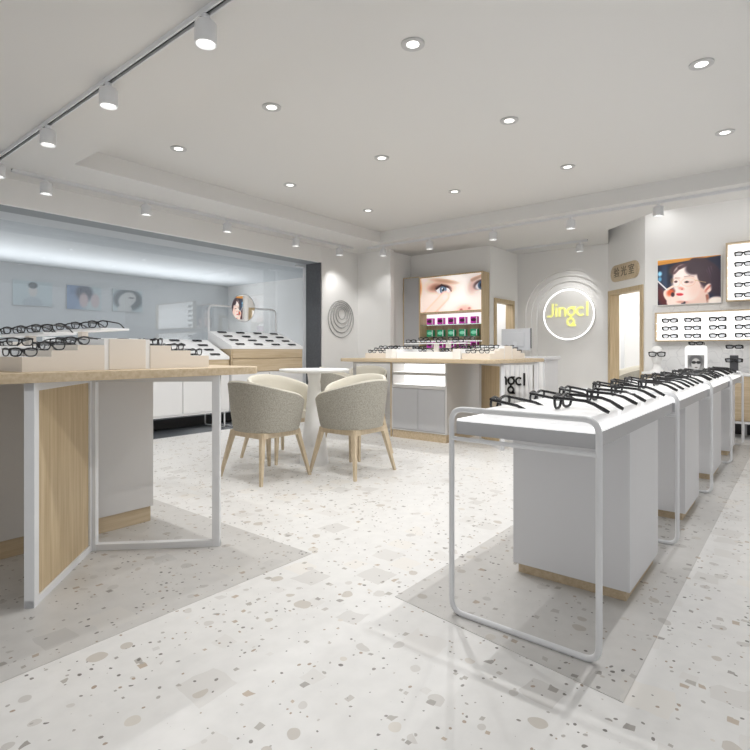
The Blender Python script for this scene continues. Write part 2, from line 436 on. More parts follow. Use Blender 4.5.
# room behind the diagonal doorway
bm = bm_new(); box(bm, 12.0, 12.1, -1.0, 6.0, 0, 3.1); box(bm, 9.25, 12.1, 4.6, 4.7, 0, 3.1)
face(bm, [(8.55, -1, 3.1), (12.1, -1, 3.1), (12.1, 6, 3.1), (8.55, 6, 3.1)]); box(bm, 8.55, 12.1, -1.1, -1.0, 0, 3.1)
struct('wall_far_right', bm, WALL, 'white walls of the room behind the diagonal doorway', 'wall')
bm = bm_new(); box(bm, 11.0, 11.03, 2.66, 2.72, 0, 2.6); box(bm, 11.0, 11.03, 2.9, 2.92, 0, 2.6)
struct('trim_7', bm, WMETAL, 'thin upright panel joints behind the diagonal doorway', 'wall trim')

# ------------------------------------------------------------------ ceiling fittings
def make_downlight():
    r = thing('downlight', '', 'ceiling light')
    bm = bm_new(); lathe(bm, [(0.075, 0.0), (0.075, -0.008), (0.055, -0.011), (0.044, -0.005), (0.0385, -0.0055)], cap=False, seg=28)
    obj('trim_ring', bm, mat('trim_ring_grey', srgb(196, 196, 196), 0.5), r, True)
    bm = bm_new(); lathe(bm, [(0.040, -0.006), (0.02, -0.0045), (0.002, -0.0045)], seg=24, cap=True)
    obj('lamp', bm, BULB, r, True)
    return r
def spot(loc, target, energy, size, blend, rad, col=(1, 0.995, 0.985)):
    l = bpy.data.lights.new('spot_lamp', 'SPOT'); l.energy = energy; l.spot_size = math.radians(size); l.spot_blend = blend; l.shadow_soft_size = rad; l.color = col
    o = bpy.data.objects.new('spot_lamp', l); C.objects.link(o); o.location = loc
    d = Vector(target)-Vector(loc); o.rotation_euler = d.to_track_quat('-Z', 'Y').to_euler()
    return o
DX = (2.744, 4.165, 5.6); DY = (0.52, 1.91, 3.28, 4.65)
cols_ = ['near the viewer', 'across the middle', 'along the far side']
rows_ = ['rightmost', 'second from the right', 'second from the left', 'leftmost']
first = None
for i, x in enumerate(DX):
    for j, y in enumerate(DY):
        lab = 'recessed ceiling downlight, %s of the %s row in the tray' % (rows_[j], ['nearest', 'middle', 'farthest'][i])
        if first is None:
            first = make_downlight(); first.location = (x, y, ZT-0.0005); first['label'] = lab; first['group'] = 'recessed ceiling downlights'
        else:
            dup(first, (x, y, ZT-0.0005), label=lab)
        spot((x, y, ZT-0.03), (x, y, 0), (56, 40, 44)[i], 150, 0.55, 0.02)

# tracks
def track(pts, name_lab):
    r = thing('track_rail', name_lab, 'light track', (0, 0, 0), 0, 'ceiling light tracks')
    (x0, y0), (x1, y1) = pts
    dx, dy = x1-x0, y1-y0
    px, py = (0.018, 0) if abs(dy) > abs(dx) else (0, 0.018)
    bm = bm_new()
    for s in (-1, 1):
        a = (s*px, s*py); box(bm, min(a[0], a[0]+dx)-(0.005 if px else 0), max(a[0], a[0]+dx)+(0.005 if px else 0), min(a[1], a[1]+dy)-(0.005 if py else 0), max(a[1], a[1]+dy)+(0.005 if py else 0), ZC-0.028, ZC)
    o = obj('side_rail', bm, WMETAL, r); o.location = (0, 0, 0)
    bm = bm_new(); box(bm, min(0, dx)-px, max(0, dx)+px, min(0, dy)-py, max(0, dy)+py, ZC-0.008, ZC-0.001)
    obj('channel', bm, DARKG, r)
    r.location = (pts[0][0], pts[0][1], 0)
    return r
track([(1.57, -1.0), (1.57, 6.02)], 'white light track running along the near edge of the tray, above the left table')
track([(1.75, 5.95), (6.75, 5.95)], 'white light track running along the left wall above the glass opening')
track([(6.92, -2.5), (6.92, 5.75)], 'white light track running along the far edge of the ceiling tray')
track([(8.60, 2.62), (8.60, 3.98)], 'short white light track in front of the round sign')
def make_head():
    r = thing('track_spotlight', '', 'spotlight')
    bm = bm_new(); lathe(bm, [(0.022, 0), (0.022, -0.018), (0.014, -0.022), (0.014, -0.04)], seg=16); obj('adapter', bm, WMETAL, r, True)
    bm = bm_new(); lathe(bm, [(0.02, -0.034), (0.05, -0.038), (0.056, -0.046), (0.056, -0.15), (0.050, -0.152), (0.046, -0.132), (0.045, -0.132)], seg=28, cap=False); obj('housing', bm, WMETAL, r, True)
    bm = bm_new(); lathe(bm, [(0.046, -0.134), (0.02, -0.137), (0.003, -0.138)], seg=24); obj('lamp', bm, BULB, r, True)
    return r
heads = []
for k, y in enumerate((2.40, 3.50, 4.52, 5.70)):
    heads.append(((1.57, y), 'white track spotlight, %s on the near track above the left table' % ['topmost', 'second from top', 'third from top', 'lowest'][k], (1.45, y, 0), 20))
for k, x in enumerate((2.05, 3.1, 4.22, 5.45, 6.42)):
    heads.append(((x, 5.95), 'white track spotlight, %s on the track along the left wall' % ['leftmost', 'second from the left', 'middle one', 'second from the right', 'rightmost'][k], (x+0.05 if k < 4 else 6.85, 6.3, 1.2 if k < 4 else 1.75), 18 if k < 4 else 22))
for k, y in enumerate((5.42, 4.50, 3.42, 2.32, 1.30)):
    tg = [(7.4, 5.9, 1.4), (7.9, 4.7, 1.4), (6.6, 3.3, 0.9), (8.8, 1.9, 1.2), (8.5, 1.2, 1.2)][k]
    heads.append(((6.92, y), 'white track spotlight, %s on the track along the far tray edge' % ['leftmost', 'second from the left', 'middle one', 'second from the right', 'rightmost'][k], tg, [9, 20, 18, 20, 26][k]))
heads.append(((8.60, 2.74), 'white track spotlight aimed at the round sign', (9.2, 3.18, 1.7), 22))
hd = None
for (x, y), lab, tg, en in heads:
    if hd is None:
        hd = make_head(); hd.location = (x, y, ZC-0.028); hd['label'] = lab; hd['group'] = 'track spotlights'
    else: dup(hd, (x, y, ZC-0.028), label=lab)
    spot((x, y, ZC-0.195), tg, en, 80, 0.9, 0.03)

# ------------------------------------------------------------------ eyeglasses
def lens_outline(cx, n=20, w=0.029, h=0.0205):
    out = []
    for k in range(n):
        a = 2*PI*k/n; c, s = math.cos(a), math.sin(a)
        x = w*math.copysign(abs(c)**0.75, c); z = h*math.copysign(abs(s)**0.75, s)
        if s < 0: x *= 0.92
        out.append((cx+x, z))
    return out
def glasses_parts(detail=True, heavy=0.0028):
    zc = 0.0235
    fr, l1, l2, t1, t2 = [bm_new() for _ in range(5)]
    for sx, lb in ((-1, l1), (1, l2)):
        ol = lens_outline(sx*0.0355)
        tube(fr, [(x, 0.004*(abs(x)/0.06)**2, zc+z) for x, z in ol], heavy, 6 if detail else 4, closed=True)
        lb.faces.new([lb.verts.new((x, 0.004*(abs(x)/0.06)**2, zc+z)) for x, z in ol])
    tube(fr, [(-0.010, 0, zc+0.007), (0, -0.001, zc+0.010), (0.010, 0, zc+0.007)], heavy, 6)
    tube(fr, [(-0.066, 0.004, zc+0.016), (-0.0355, 0.0, zc+0.0205), (0, 0, zc+0.012), (0.0355, 0.0, zc+0.0205), (0.066, 0.004, zc+0.016)], heavy*1.25, 6)
    for sx, tb in ((-1, t1), (1, t2)):
        pts = [(sx*0.0655, 0.003, zc+0.015), (sx*0.068, 0.012, zc+0.0155), (sx*0.068, 0.10, zc+0.010), (sx*0.067, 0.125, zc+0.002), (sx*0.064, 0.150, zc-0.012), (sx*0.062, 0.165, zc-0.0195)]
        tube(tb, pts, [x_*heavy/0.0034 for x_ in (0.0036, 0.0040, 0.0040, 0.0042, 0.0050, 0.0042)], 6, flat=0.7)
    return fr, l1, l2, t1, t2
def make_glasses(name, label, group, m=BLACK, heavy=0.0032):
    r = thing(name, label, 'eyeglasses', group=group)
    fr, l1, l2, t1, t2 = glasses_parts(True, heavy)
    obj('front_frame', fr, m, r, 50); obj('lens', l1, LENS, r); obj('lens', l2, LENS, r); obj('temple', t1, m, r, 50); obj('temple', t2, m, r, 50)
    return r
def make_small_glasses(m=BLACK, heavy=0.0034, lm=None):
    fr, l1, l2, t1, t2 = glasses_parts(False, heavy)
    merge(fr, t1); merge(fr, t2); merge(fr, l1, 1); merge(fr, l2, 1)
    return obj('eyeglasses', fr, [m, lm or LENS])
def make_folded():
    """closed pair lying with arms folded behind the front"""
    fr = bm_new(); zc = 0.0
    for sx in (-1, 1):
        ol = lens_outline(sx*0.0355, w=0.031, h=0.019)
        tube(fr, [(x, z, 0.008) for x, z in ol], 0.0036, 5, closed=True)
        f = fr.faces.new([fr.verts.new((x, z, 0.008)) for x, z in ol]); f.material_index = 1
    tube(fr, [(-0.01, 0.006, 0.008), (0.01, 0.006, 0.008)], 0.0036, 5)
    tube(fr, [(-0.07, 0.016, 0.009), (-0.035, 0.018, 0.010), (0.035, 0.018, 0.010), (0.07, 0.016, 0.009)], 0.0045, 6)
    tube(fr, [(-0.068, 0.014, 0.008), (-0.03, 0.004, 0.0045), (0.05, -0.010, 0.0045)], 0.0042, 5)
    tube(fr, [(0.068, 0.014, 0.008), (0.03, 0.008, 0.0045), (-0.05, -0.004, 0.0045)], 0.0042, 5)
    return obj('eyeglasses', fr, [BLACK, GREYACE], smooth=50)

# ------------------------------------------------------------------ right display counters
FX = [1.92, 3.37, 4.76, 6.14, 7.44]
Y0, Y1 = 0.546, 1.138
def tube_frame(bm, x):
    Y0, Y1 = ROWY
    pts = rounded([(x, Y0, 0.011), (x, Y1, 0.011), (x, Y1, 0.858), (x, Y0, 0.858)], 0.055, 7, True)
    tube(bm, pts, 0.0115, 10, closed=True)
    tube(bm, [(x, Y0, 0.735), (x, Y1, 0.735)], 0.009, 8)
ulab = ['nearest white tube framed display counter of the row on the right',
        'second white tube framed display counter from the viewer in the row on the right',
        'third white tube framed display counter from the viewer in the row on the right',
        'farthest white tube framed display counter at the wall end of the row on the right']
gl = make_glasses('eyeglasses', '', 'glasses laid out on the right display counters', BLACK, 0.0042)
gl_used = False
for i in range(4):
    Y0, Y1 = 0.546-0.009*i, 1.138-0.009*i
    xa, xb = FX[i], FX[i+1]; cx = (xa+xb)/2+0.11
    r = thing('display_counter', ulab[i], 'display counter', (cx, 0.84, 0), 0, 'tube framed display counters in the right row')
    inv = Matrix.Translation((-cx, -0.84, 0))
    def P(name, bm, m, sm=False, par=None):
        bmesh.ops.transform(bm, matrix=inv, verts=bm.verts[:]); return obj(name, bm, m, par or r, sm)
    ROWY = (Y0, Y1)
    bm = bm_new(); tube_frame(bm, xa); P('tube_frame', bm, WMETAL, 50)
    if i == 3:
        bm = bm_new(); tube_frame(bm, xb); P('tube_frame', bm, WMETAL, 50)
    x0, x1 = xa+0.014, xb-0.014
    bm = bm_new(); box(bm, x0, x1, Y0+0.014, Y1-0.014, 0.752, 0.806, 0, 0.002)
    tr = P('tray', bm, TRAYG)
    bm = bm_new(); box(bm, x0+0.001, x1-0.001, Y0+0.015, Y1-0.015, 0.806, 0.815, 0, 0.001); P('luminous_top', bm, LIGHTTOP)
    bm = bm_new(); box(bm, cx-0.29, cx+0.29, 0.573, 1.11, 0.05, 0.752, 0, 0.002); pd = P('pedestal', bm, GREYC)
    bm = bm_new(); box(bm, cx-0.27, cx+0.27, 0.593, 1.09, 0, 0.05); P('plinth', bm, OAK_X, False, pd)
    for k in range(3):
        bx = xa+0.275+(xb-xa)*0.295*k+0.0
        n = i*3+k
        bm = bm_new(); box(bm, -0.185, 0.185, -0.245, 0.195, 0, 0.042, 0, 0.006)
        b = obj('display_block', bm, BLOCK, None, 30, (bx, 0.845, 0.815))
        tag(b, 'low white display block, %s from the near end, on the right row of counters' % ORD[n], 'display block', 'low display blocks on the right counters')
        for side, yy in (('left', 1.07), ('right', 0.785)):
            lab = 'black eyeglasses, %s row, on the %s white block from near end of right counters' % (side, ORD[n])
            jx = 0.03+random.uniform(-0.015, 0.015); rot = (0, 0, PI+random.uniform(-0.07, 0.07))
            loc = (bx+jx, yy, 0.858)
            if side == 'left': loc = (bx+jx, yy, 0.834); rot = (-0.09, 0, rot[2])
            if not gl_used:
                gl_used = True; gl.location = loc; gl.rotation_euler = rot; gl.scale = (1.34,)*3; gl['label'] = lab
            else: dup(gl, loc, rot, 1.34, lab)

# ------------------------------------------------------------------ big wooden tables (left one and the island)
def make_table(name, label):
    """origin under the middle of the top; V legs at both ends, grey pedestal with a cabinet front on -X"""
    r = thing(name, label, 'display table', group='oak topped display tables')
    bm = bm_new(); prism(bm, rrect(-0.81, 0.82, -1.11, 1.11, 0.16), 0.964, 1.005, 0, 0.003); obj('table_top', bm, OAK_Y, r, 30)
    w = 0.042
    for s in (-1, 1):
        A = Vector((-0.455, s*1.085)); B = Vector((-0.005, s*0.585)); Cc = Vector((0.492, s*1.09))
        if s > 0: A.x, Cc.x = -0.492, 0.455
        for (p, q, infill) in ((A, B, s < 0), (B, Cc, s > 0)):
            bm = bm_new(); d = (q-p).normalized()
            for e, k in ((p, 0.5), (q, -0.5)):
                c = e+d*(w*k)
                bar(bm, (c.x, c.y, 0.0), (c.x, c.y, 0.964), w, w, up=(d.x, d.y, 0))
            bar(bm, (p.x, p.y, 0.018), (q.x, q.y, 0.018), w*0.95, 0.036); bar(bm, (p.x, p.y, 0.946), (q.x, q.y, 0.946), w*0.95, 0.036)
            lg = obj('leg_frame', bm, WMETAL, r)
            if infill:
                bm = bm_new(); a = p+d*w; b = q-d*w
                bar(bm, (a.x, a.y, 0.5), (b.x, b.y, 0.5), 0.024, 0.928); obj('wood_panel', bm, OAK_Z, lg)
    # pedestal
    px, py0, py1 = 0.475, -0.38, 0.44
    bm = bm_new()
    box(bm, -px+0.30, px, py0, py1, 0.10, 0.964)                   # solid core
    box(bm, -px, -px+0.30, py0, py0+0.022, 0.10, 0.964)
    box(bm, -px, -px+0.30, py1-0.022, py1, 0.10, 0.964)
    for z0, z1 in ((0.94, 0.964), (0.80, 0.832), (0.635, 0.675), (0.10, 0.115)):
        box(bm, -px, -px+0.30, py0+0.022, py1-0.022, z0, z1)
    pd = obj('pedestal', bm, GREYP, r)
    bm = bm_new(); box(bm, -px+0.012, px-0.012, py0+0.012, py1-0.012, 0, 0.10); obj('plinth', bm, OAK_X, pd)
    bm = bm_new(); box(bm, -px-0.002, -px+0.018, py1, py1+0.018, 0.0, 0.964); obj('side_panel', bm, OAK_Z, pd)
    for z0, z1 in ((0.832, 0.94), (0.675, 0.80)):
        bm = bm_new(); box(bm, -px+0.26, -px+0.285, py0+0.022, py1-0.022, z0, z1); obj('light_panel', bm, LIGHTPAN, pd)
        bm = bm_new(); box(bm, -px+0.01, -px+0.26, py0+0.022, py1-0.022, z0, z0+0.004); obj('light_panel', bm, LIGHTPAN, pd)
    for y0, y1 in ((py0+0.026, 0.027), (0.033, py1-0.026)):
        bm = bm_new(); box(bm, -px-0.004, -px+0.014, y0, y1, 0.12, 0.63, 0, 0.002); obj('door', bm, TRAYG, pd)
    return r
T1 = (1.27, 3.64); T2 = (5.86, 3.64)
tb = make_table('display_table', 'oak topped display table on the left, nearest the viewer, with a wood panelled V leg')
tb.location = (T1[0], T1[1], 0)
t2 = dup(tb, (T2[0], T2[1], 0), label='oak topped display table in the middle, with a two door cabinet and lit slots')

gs = make_small_glasses(BLACK, 0.0044); gs.location = (0, 0, -50)
glb_used = [False]
gls = make_glasses('eyeglasses', '', 'glasses displayed on the left oak table', BLACK, 0.0034)
gls_state = [False]
def place_small(loc, rot, scale, lab, group, near):
    if near:
        if not gls_state[0]:
            gls_state[0] = True; g = gls; g.location = loc; g.rotation_euler = rot; g.scale = (scale,)*3; g['label'] = lab; g['group'] = group
        else: g = dup(gls, loc, rot, scale, lab, group)
    else:
        if not glb_used[0]:
            glb_used[0] = True; g = gs
        else:
            g = gs.copy(); C.objects.link(g)
        g.location = loc; g.rotation_euler = rot; g.scale = (scale,)*3
        tag(g, lab, 'eyeglasses', group)
def stair(x0, ws, hs, y0, y1, ox, oy, label, group):
    """one stepped riser, its steps along X"""
    pts = [(x0, 0)]; x = x0
    for w, h in zip(ws, hs): pts += [(x, h), (x+w, h)]; x += w
    pts.append((x, 0))
    t = bmesh.new(); prism(t, pts, 0, y1-y0)
    bm = bm_new(); M = Matrix(((1, 0, 0, 0), (0, 0, -1, y1-y0), (0, 1, 0, 0), (0, 0, 0, 1)))
    merge(bm, t, 0, M); bm.normal_update(); bmesh.ops.recalc_face_normals(bm, faces=bm.faces[:])
    for f in bm.faces:
        if f.normal.z > 0.9: f.material_index = 1  # upward treads take the faintly glowing white
    o = obj('stepped_riser', bm, [CREAM, BLOCK], None, False, (ox, oy+y0, 1.005)); tag(o, label, 'display riser', group)
for ti, (ox, oy) in enumerate((T1, T2)):
    near = ti == 0
    tn = 'left oak table' if near else 'middle oak table'
    grp = 'glasses displayed on the '+tn; rg = 'risers on the '+tn
    for s in (-1, 1):
        end = ('near end' if s < 0 else 'far end')
        if s < 0: y0, y1 = -0.92, -0.56
        else: y0, y1 = 0.56, 0.92
        hs = [0.068, 0.098, 0.125]; ws = [0.12, 0.115, 0.125]
        stair(-0.43, ws, hs, y0, y1, ox, oy, 'cream riser stepping up to the right at the %s of %s' % (end, tn), rg)
        stair(0.17, [0.12, 0.12, 0.12], hs[::-1], y0, y1, ox, oy, 'cream riser stepping down to the right at the %s of %s' % (end, tn), rg)
        bm = bm_new(); box(bm, -0.092, 0.10, 0, y1-y0, 0, 0.158, 0, 0.002); box(bm, -0.114, -0.092, 0.004, y1-y0, 0, 0.157, 1); box(bm, 0.10, 0.124, 0.004, y1-y0, 0, 0.157, 1)
        b = obj('display_block', bm, [CREAM, WHITE], None, False, (ox+0.045, oy+y0, 1.005)); tag(b, 'tall cream block between the stepped risers at the %s of the %s' % (end, tn), 'display block', rg)
        bm = bm_new(); box(bm, -0.46, 0.55, 0, 0.10, 0, 0.12, 0, 0.003)
        b = obj('display_block', bm, WHITE, None, False, (ox, oy+(y1+0.01 if s < 0 else y0-0.11), 1.005)); tag(b, 'long white block behind the stepped risers at the %s of the %s' % (end, tn), 'display block', rg)
        for st in range(3):
            cxl = -0.43+sum(ws[:st])+0.03; cxr = 0.17+0.12*(st+1)-0.03
            for row, yy, tw in (('front', y0+0.085, 0.75), ('rear', y0+0.265, 0.2)):
                hl = ['lowest', 'middle', 'top']
                place_small((ox+cxl, oy+yy, 1.005+hs[st]), (0, 0, -PI/2+tw*(1 if near or s < 0 else 0.3)+random.uniform(-.1, .1)), 0.92,
                            'black eyeglasses, %s step of rising riser, %s row, %s of %s' % (hl[st], row, end, tn), grp, near)
                place_small((ox+cxr, oy+yy, 1.005+hs[::-1][st]), (0, 0, PI/2+random.uniform(-.15, .15)), 0.92,
                            'black eyeglasses, %s step of descending riser, %s row, %s of %s' % (hl[2-st], row, end, tn), grp, near)
        for k, xx in enumerate((-0.32, -0.12, 0.1, 0.3)):
            place_small((ox+xx, oy+(y1+0.02 if s < 0 else y0-0.10), 1.125), (0, 0, random.uniform(-.2, .2)), 0.95,
                        'black eyeglasses, %s from left on long white block at %s of %s' % (ORD[k], end, tn), grp, near)
    # two raised shelf boards, each on one post
    bm = bm_new(); box(bm, -0.37, 0.36, -0.44, 0.44, 0, 0.085, 0, 0.004)
    b = obj('display_block', bm, BLOCK, None, False, (ox, oy, 1.005)); tag(b, 'wide low white block under the raised shelf boards of the %s' % tn, 'display block', rg)
    for q, (sx_, sz_) in enumerate(((-0.10, 0.198), (0.20, 0.232))):
        sd = ['lower left', 'higher right'][q]
        sh = thing('display_shelf', '%s white shelf board raised on one post, centre of the %s' % (sd, tn), 'display shelf', (ox+sx_, oy, 1.005), 0, 'raised shelves on the oak tables')
        bm = bm_new(); box(bm, -0.085, 0.085, -0.45, 0.45, sz_-0.012, sz_, 0, 0.002); obj('shelf_board', bm, WHITE, sh)
        bm = bm_new(); box(bm, -0.02, 0.02, -0.03, 0.03, 0.085, sz_-0.012); obj('post', bm, CREAM, sh)
        for k, yy in enumerate((-0.35, -0.11, 0.13, 0.36)):
            place_small((ox+sx_-0.06, oy+yy, 1.006+sz_), (0, 0, -PI/2+0.62+random.uniform(-.15, .15)), 1.0,
                        'black eyeglasses, %s from near end on the %s shelf board of %s' % (ORD[k], sd, tn), grp, near)
    for k, (xx, yy) in enumerate(((-0.35, -0.28), (-0.35, 0.05), (0.16, -0.28), (0.16, 0.05))):
        place_small((ox+xx, oy+yy, 1.0905), (0, 0, -PI/2+random.uniform(-.3, .3)), 0.95,
                    'black eyeglasses lying flat %s the shelf posts on %s, %s one' % (['left of', 'left of', 'right of', 'right of'][k], tn, ['nearer', 'farther'][k % 2]), grp, near)

# ------------------------------------------------------------------ round table and tub chairs
RT = (3.62, 3.69)
r = thing('round_table', 'round white table on a cone foot between four tub chairs', 'table', (RT[0], RT[1], 0))
bm = bm_new(); lathe(bm, [(0.01, 0.893), (0.29, 0.893), (0.335, 0.905), (0.34, 0.915), (0.337, 0.925), (0.01, 0.925)], seg=56); obj('table_top', bm, WHITE, r, 30)
bm = bm_new(); lathe(bm, [(0.14, 0.0), (0.14, 0.012), (0.118, 0.2), (0.085, 0.5), (0.058, 0.8), (0.07, 0.893)], seg=40); obj('cone_foot', bm, WHITE, r, 30)

def make_chair():
    """faces +Y, back on -Y"""
    r = thing('tub_chair', '', 'chair', group='tub chairs around the round table')
    A = math.radians
    n = 41
    def prof(a):
        # a: 0 = straight back, +-1 = arm tips
        k = abs(a)
        return 0.835-0.185*k**1.7
    def ring(a, f, th=0.0):
        ang = A(-90+a*138)
        rx, ry = 0.325*f-th, 0.31*f-th
        c, s = math.cos(ang), math.sin(ang)
        e = 0.85
        return (rx*math.copysign(abs(c)**e, c), ry*math.copysign(abs(s)**e, s)+0.01)
    zs = [0.415, 0.43, 0.48, 0.56, 0.66, 0.76, 0.86, 0.95, 1.0]
    def fz(t): return 0.85+0.15*(min(1, max(0, t))**0.8)
    outer = bm_new(); inner = bm_new()
    vo, vi = [], []
    for i in range(n):
        a = -1+2*i/(n-1); top = prof(a)
        co, ci = [], []
        for k in range(9):
            t = k/8; z = 0.415+(top-0.415)*t
            x, y = ring(a, fz(t)); co.append(outer.verts.new((x, y, z)))
        x, y = ring(a, 1.0, 0.004); co.append(outer.verts.new((x, y, top+0.003)))
        x, y = ring(a, 1.0, 0.004); ci.append(inner.verts.new((x, y, top+0.003)))
        x, y = ring(a, 1.0, 0.010); ci.append(inner.verts.new((x, y, top+0.016)))
        x, y = ring(a, 1.0, 0.032); ci.append(inner.verts.new((x, y, top+0.014)))
        for k in range(8, -1, -1):
            t = k/8; z = 0.43+(top-0.43)*t
            x, y = ring(a, fz(t), 0.042); ci.append(inner.verts.new((x, y, z)))
        vo.append(co); vi.append(ci)
    for V, b in ((vo, outer), (vi, inner)):
        for p, q in zip(V, V[1:]):
            for k in range(len(p)-1): b.faces.new((p[k], q[k], q[k+1], p[k+1]))
    # arm tip end caps
    for co, ci in ((vo[0], vi[0]), (vo[-1], vi[-1])):
        pts = [v.co.copy() for v in co]+[v.co.copy() for v in ci[1:]]
        outer.faces.new([outer.verts.new(p) for p in pts])
    # bowl bottom
    base = [ring(-1+2*i/(n-1), fz(0)) for i in range(n)]
    fv = [outer.verts.new((p[0], p[1], 0.415)) for p in base]
    outer.faces.new(fv)
    obj('outer_shell', outer, FABRIC, r, 45); obj('inner_upholstery', inner, INNERF, r, 45)
    bm = bm_new(); pts = []
    for i in range(40):
        t = 2*PI*i/40; c, s = math.cos(t), math.sin(t)
        pts.append((0.235*math.copysign(abs(c)**0.7, c), 0.245*math.copysign(abs(s)**0.7, s)+0.03))
    prism(bm, pts, 0.418, 0.49, 0, 0.014); obj('seat_cushion', bm, INNERF, r, 30)
    bm = bm_new()
    for s in (-1, 1):
        bar(bm, (-0.21, s*0.205, 0.39), (0.21, s*0.205, 0.39), 0.03, 0.046); bar(bm, (s*0.21, -0.205, 0.39), (s*0.21, 0.205, 0.39), 0.03, 0.046)
    obj('seat_frame', bm, BEECH, r)
    for sx in (-1, 1):
        for sy in (-1, 1):
            bm = bm_new(); top = Vector((sx*0.195, sy*0.19, 0.415)); bot = Vector((sx*0.278, sy*0.272, 0.0))
            t = bmesh.new(); quad = []
            for c, w in ((bot, 0.011), (top, 0.021)):
                quad.append([t.verts.new((c.x+dx*w, c.y+dy*w, c.z)) for dx, dy in ((-1, -1), (1, -1), (1, 1), (-1, 1))])
            t.faces.new(quad[0][::-1]); t.faces.new(quad[1])
            for k in range(4): t.faces.new((quad[0][k], quad[0][(k+1) % 4], quad[1][(k+1) % 4], quad[1][k]))
            merge(bm, t); obj('leg', bm, BEECH, r)
    return r
ch = make_chair(); ch.location = (3.00, 3.67, 0); ch.rotation_euler = (0, 0, -PI/2)
ch['label'] = 'grey and cream tub chair left of the round table, back to the left oak table'
dup(ch, (3.62, 3.19, 0), (0, 0, 0), label='grey and cream tub chair right of the round table, back to the viewer')
dup(ch, (3.62, 4.20, 0), (0, 0, PI), label='cream lined tub chair behind the left one, its inside facing the viewer')
dup(ch, (4.24, 3.69, 0), (0, 0, PI/2), label='tub chair at the far side of the round table, hidden behind the right one')
for k, (x, y, a) in enumerate(((6.10, 5.68, PI+0.6), (6.80, 5.65, PI*0.72))):
    dup(ch, (x, y, 0), (0, 0, a), label='cream lined tub chair by the white wall corner under the ring art, %s of two' % ['left', 'right'][k], group='tub chairs by the wall corner')
for k, (x, y, a) in enumerate(((10.35, 2.43, 0.6), (11.05, 2.46, 0.5))):
    dup(ch, (x, y, 0), (0, 0, a), label=['beige tub chair just inside the diagonal doorway, left one of two', 'beige tub chair just inside the diagonal doorway, right one of two'][k], group='tub chairs behind the diagonal doorway')

# ------------------------------------------------------------------ sloped display cabinets by the glass
DOORW = mat('pale_grey_door', srgb(222, 222, 222), 0.45)
def cabinet(name, x0, x1, zf, zb, zd, ndoor, label):
    r = thing(name, label, 'display cabinet', ((x0+x1)/2, 6.68, 0), 0, 'sloped display cabinets by the glass')
    cx = (x0+x1)/2; inv = Matrix.Translation((-cx, -6.68, 0))
    def P(nm, bm, m, par=None, sm=False):
        bmesh.ops.transform(bm, matrix=inv, verts=bm.verts[:]); return obj(nm, bm, m, par or r, sm)
    yf, yb = 6.35, 6.94
    bm = bm_new(); box(bm, x0, x1, yf+0.02, yb, 0.235, 0.79, 0, 0.002); bs = P('base', bm, WHITE)
    w = (x1-x0)/ndoor
    for k in range(ndoor):
        bm = bm_new(); box(bm, x0+w*k+0.006, x0+w*(k+1)-0.006, yf, yf+0.018, 0.265, 0.775, 0, 0.002); P('door', bm, DOORW, bs)
    bm = bm_new(); box(bm, x0, x1, yf+0.015, yb, 0.79, zf-0.04); up = P('upper_case', bm, OAK_X)
    n = len(zd)
    for z0, z1 in zd:
        for (xa, xb) in ((x0+0.02, x1-0.02),):
            bm = bm_new(); box(bm, xa, xb, yf, yf+0.016, z0, z1, 0, 0.002); P('drawer', bm, OAK_X, up)
    # wedge top
    bm = bm_new(); t = bmesh.new()
    prism(t, [(yf, zf-0.04), (yb, zf-0.04), (yb, zb), (yb-0.03, zb), (yf, zf)], x0, x1)
    merge(bm, t, 0, Matrix(((0, 0, 1, 0), (1, 0, 0, 0), (0, 1, 0, 0), (0, 0, 0, 1)))); P('sloped_top', bm, WHITE)
    for xx in (x0+0.05, x1-0.05):
        bm = bm_new(); pts = rounded([(xx, yf+0.05, 0.24), (xx, yf+0.05, 0.012), (xx, yb-0.06, 0.012), (xx, yb-0.06, 0.24)], 0.04, 5); tube(bm, pts, 0.011, 8); P('leg', bm, WMETAL, None, 50)
    return r
cabinet('display_cabinet', 4.58, 5.97, 1.17, 1.40, [(0.995, 1.125), (0.80, 0.985)], 2, 'taller white and oak cabinet with a sloped eyewear top, under the round mirror')
cabinet('display_cabinet', 2.35, 4.54, 1.02, 1.265, [(0.80, 0.975)], 3, 'lower white and oak cabinet with a sloped eyewear top, left of the mirror cabinet')
fold = make_folded(); fold_used = False
def slope_glasses(x0, x1, zf, zb, ncol, nrow, lab, grp):
    global fold_used
    yf, yb = 6.35, 6.91; ang = math.atan2(zb-zf, yb-yf)
    for rr in range(nrow):
        for cc in range(ncol):
            t = 0.10+0.80*rr/(nrow-1); x = x0+(x1-x0)*(cc+0.5)/ncol
            y = yf+(yb-yf)*t; z = zf+(zb-zf)*t
            if fold_used: g = fold.copy(); C.objects.link(g)
            else: g = fold; fold_used = True
            g.location = (x, y, z+0.001); g.rotation_euler = (ang, 0, random.uniform(-0.04, 0.04)); g.scale = (1.12,)*3
            tag(g, lab % (['front', 'second', 'third', 'back'][rr], ORD[cc]), 'eyeglasses', grp)
slope_glasses(4.60, 5.95, 1.17, 1.40, 4, 4, 'folded black eyeglasses, %s row, %s from left, sloped top under the mirror', 'folded glasses on the taller sloped cabinet')
slope_glasses(2.37, 4.52, 1.02, 1.265, 6, 4, 'folded black eyeglasses, %s row, %s from left, lower sloped cabinet top', 'folded glasses on the lower sloped cabinet')
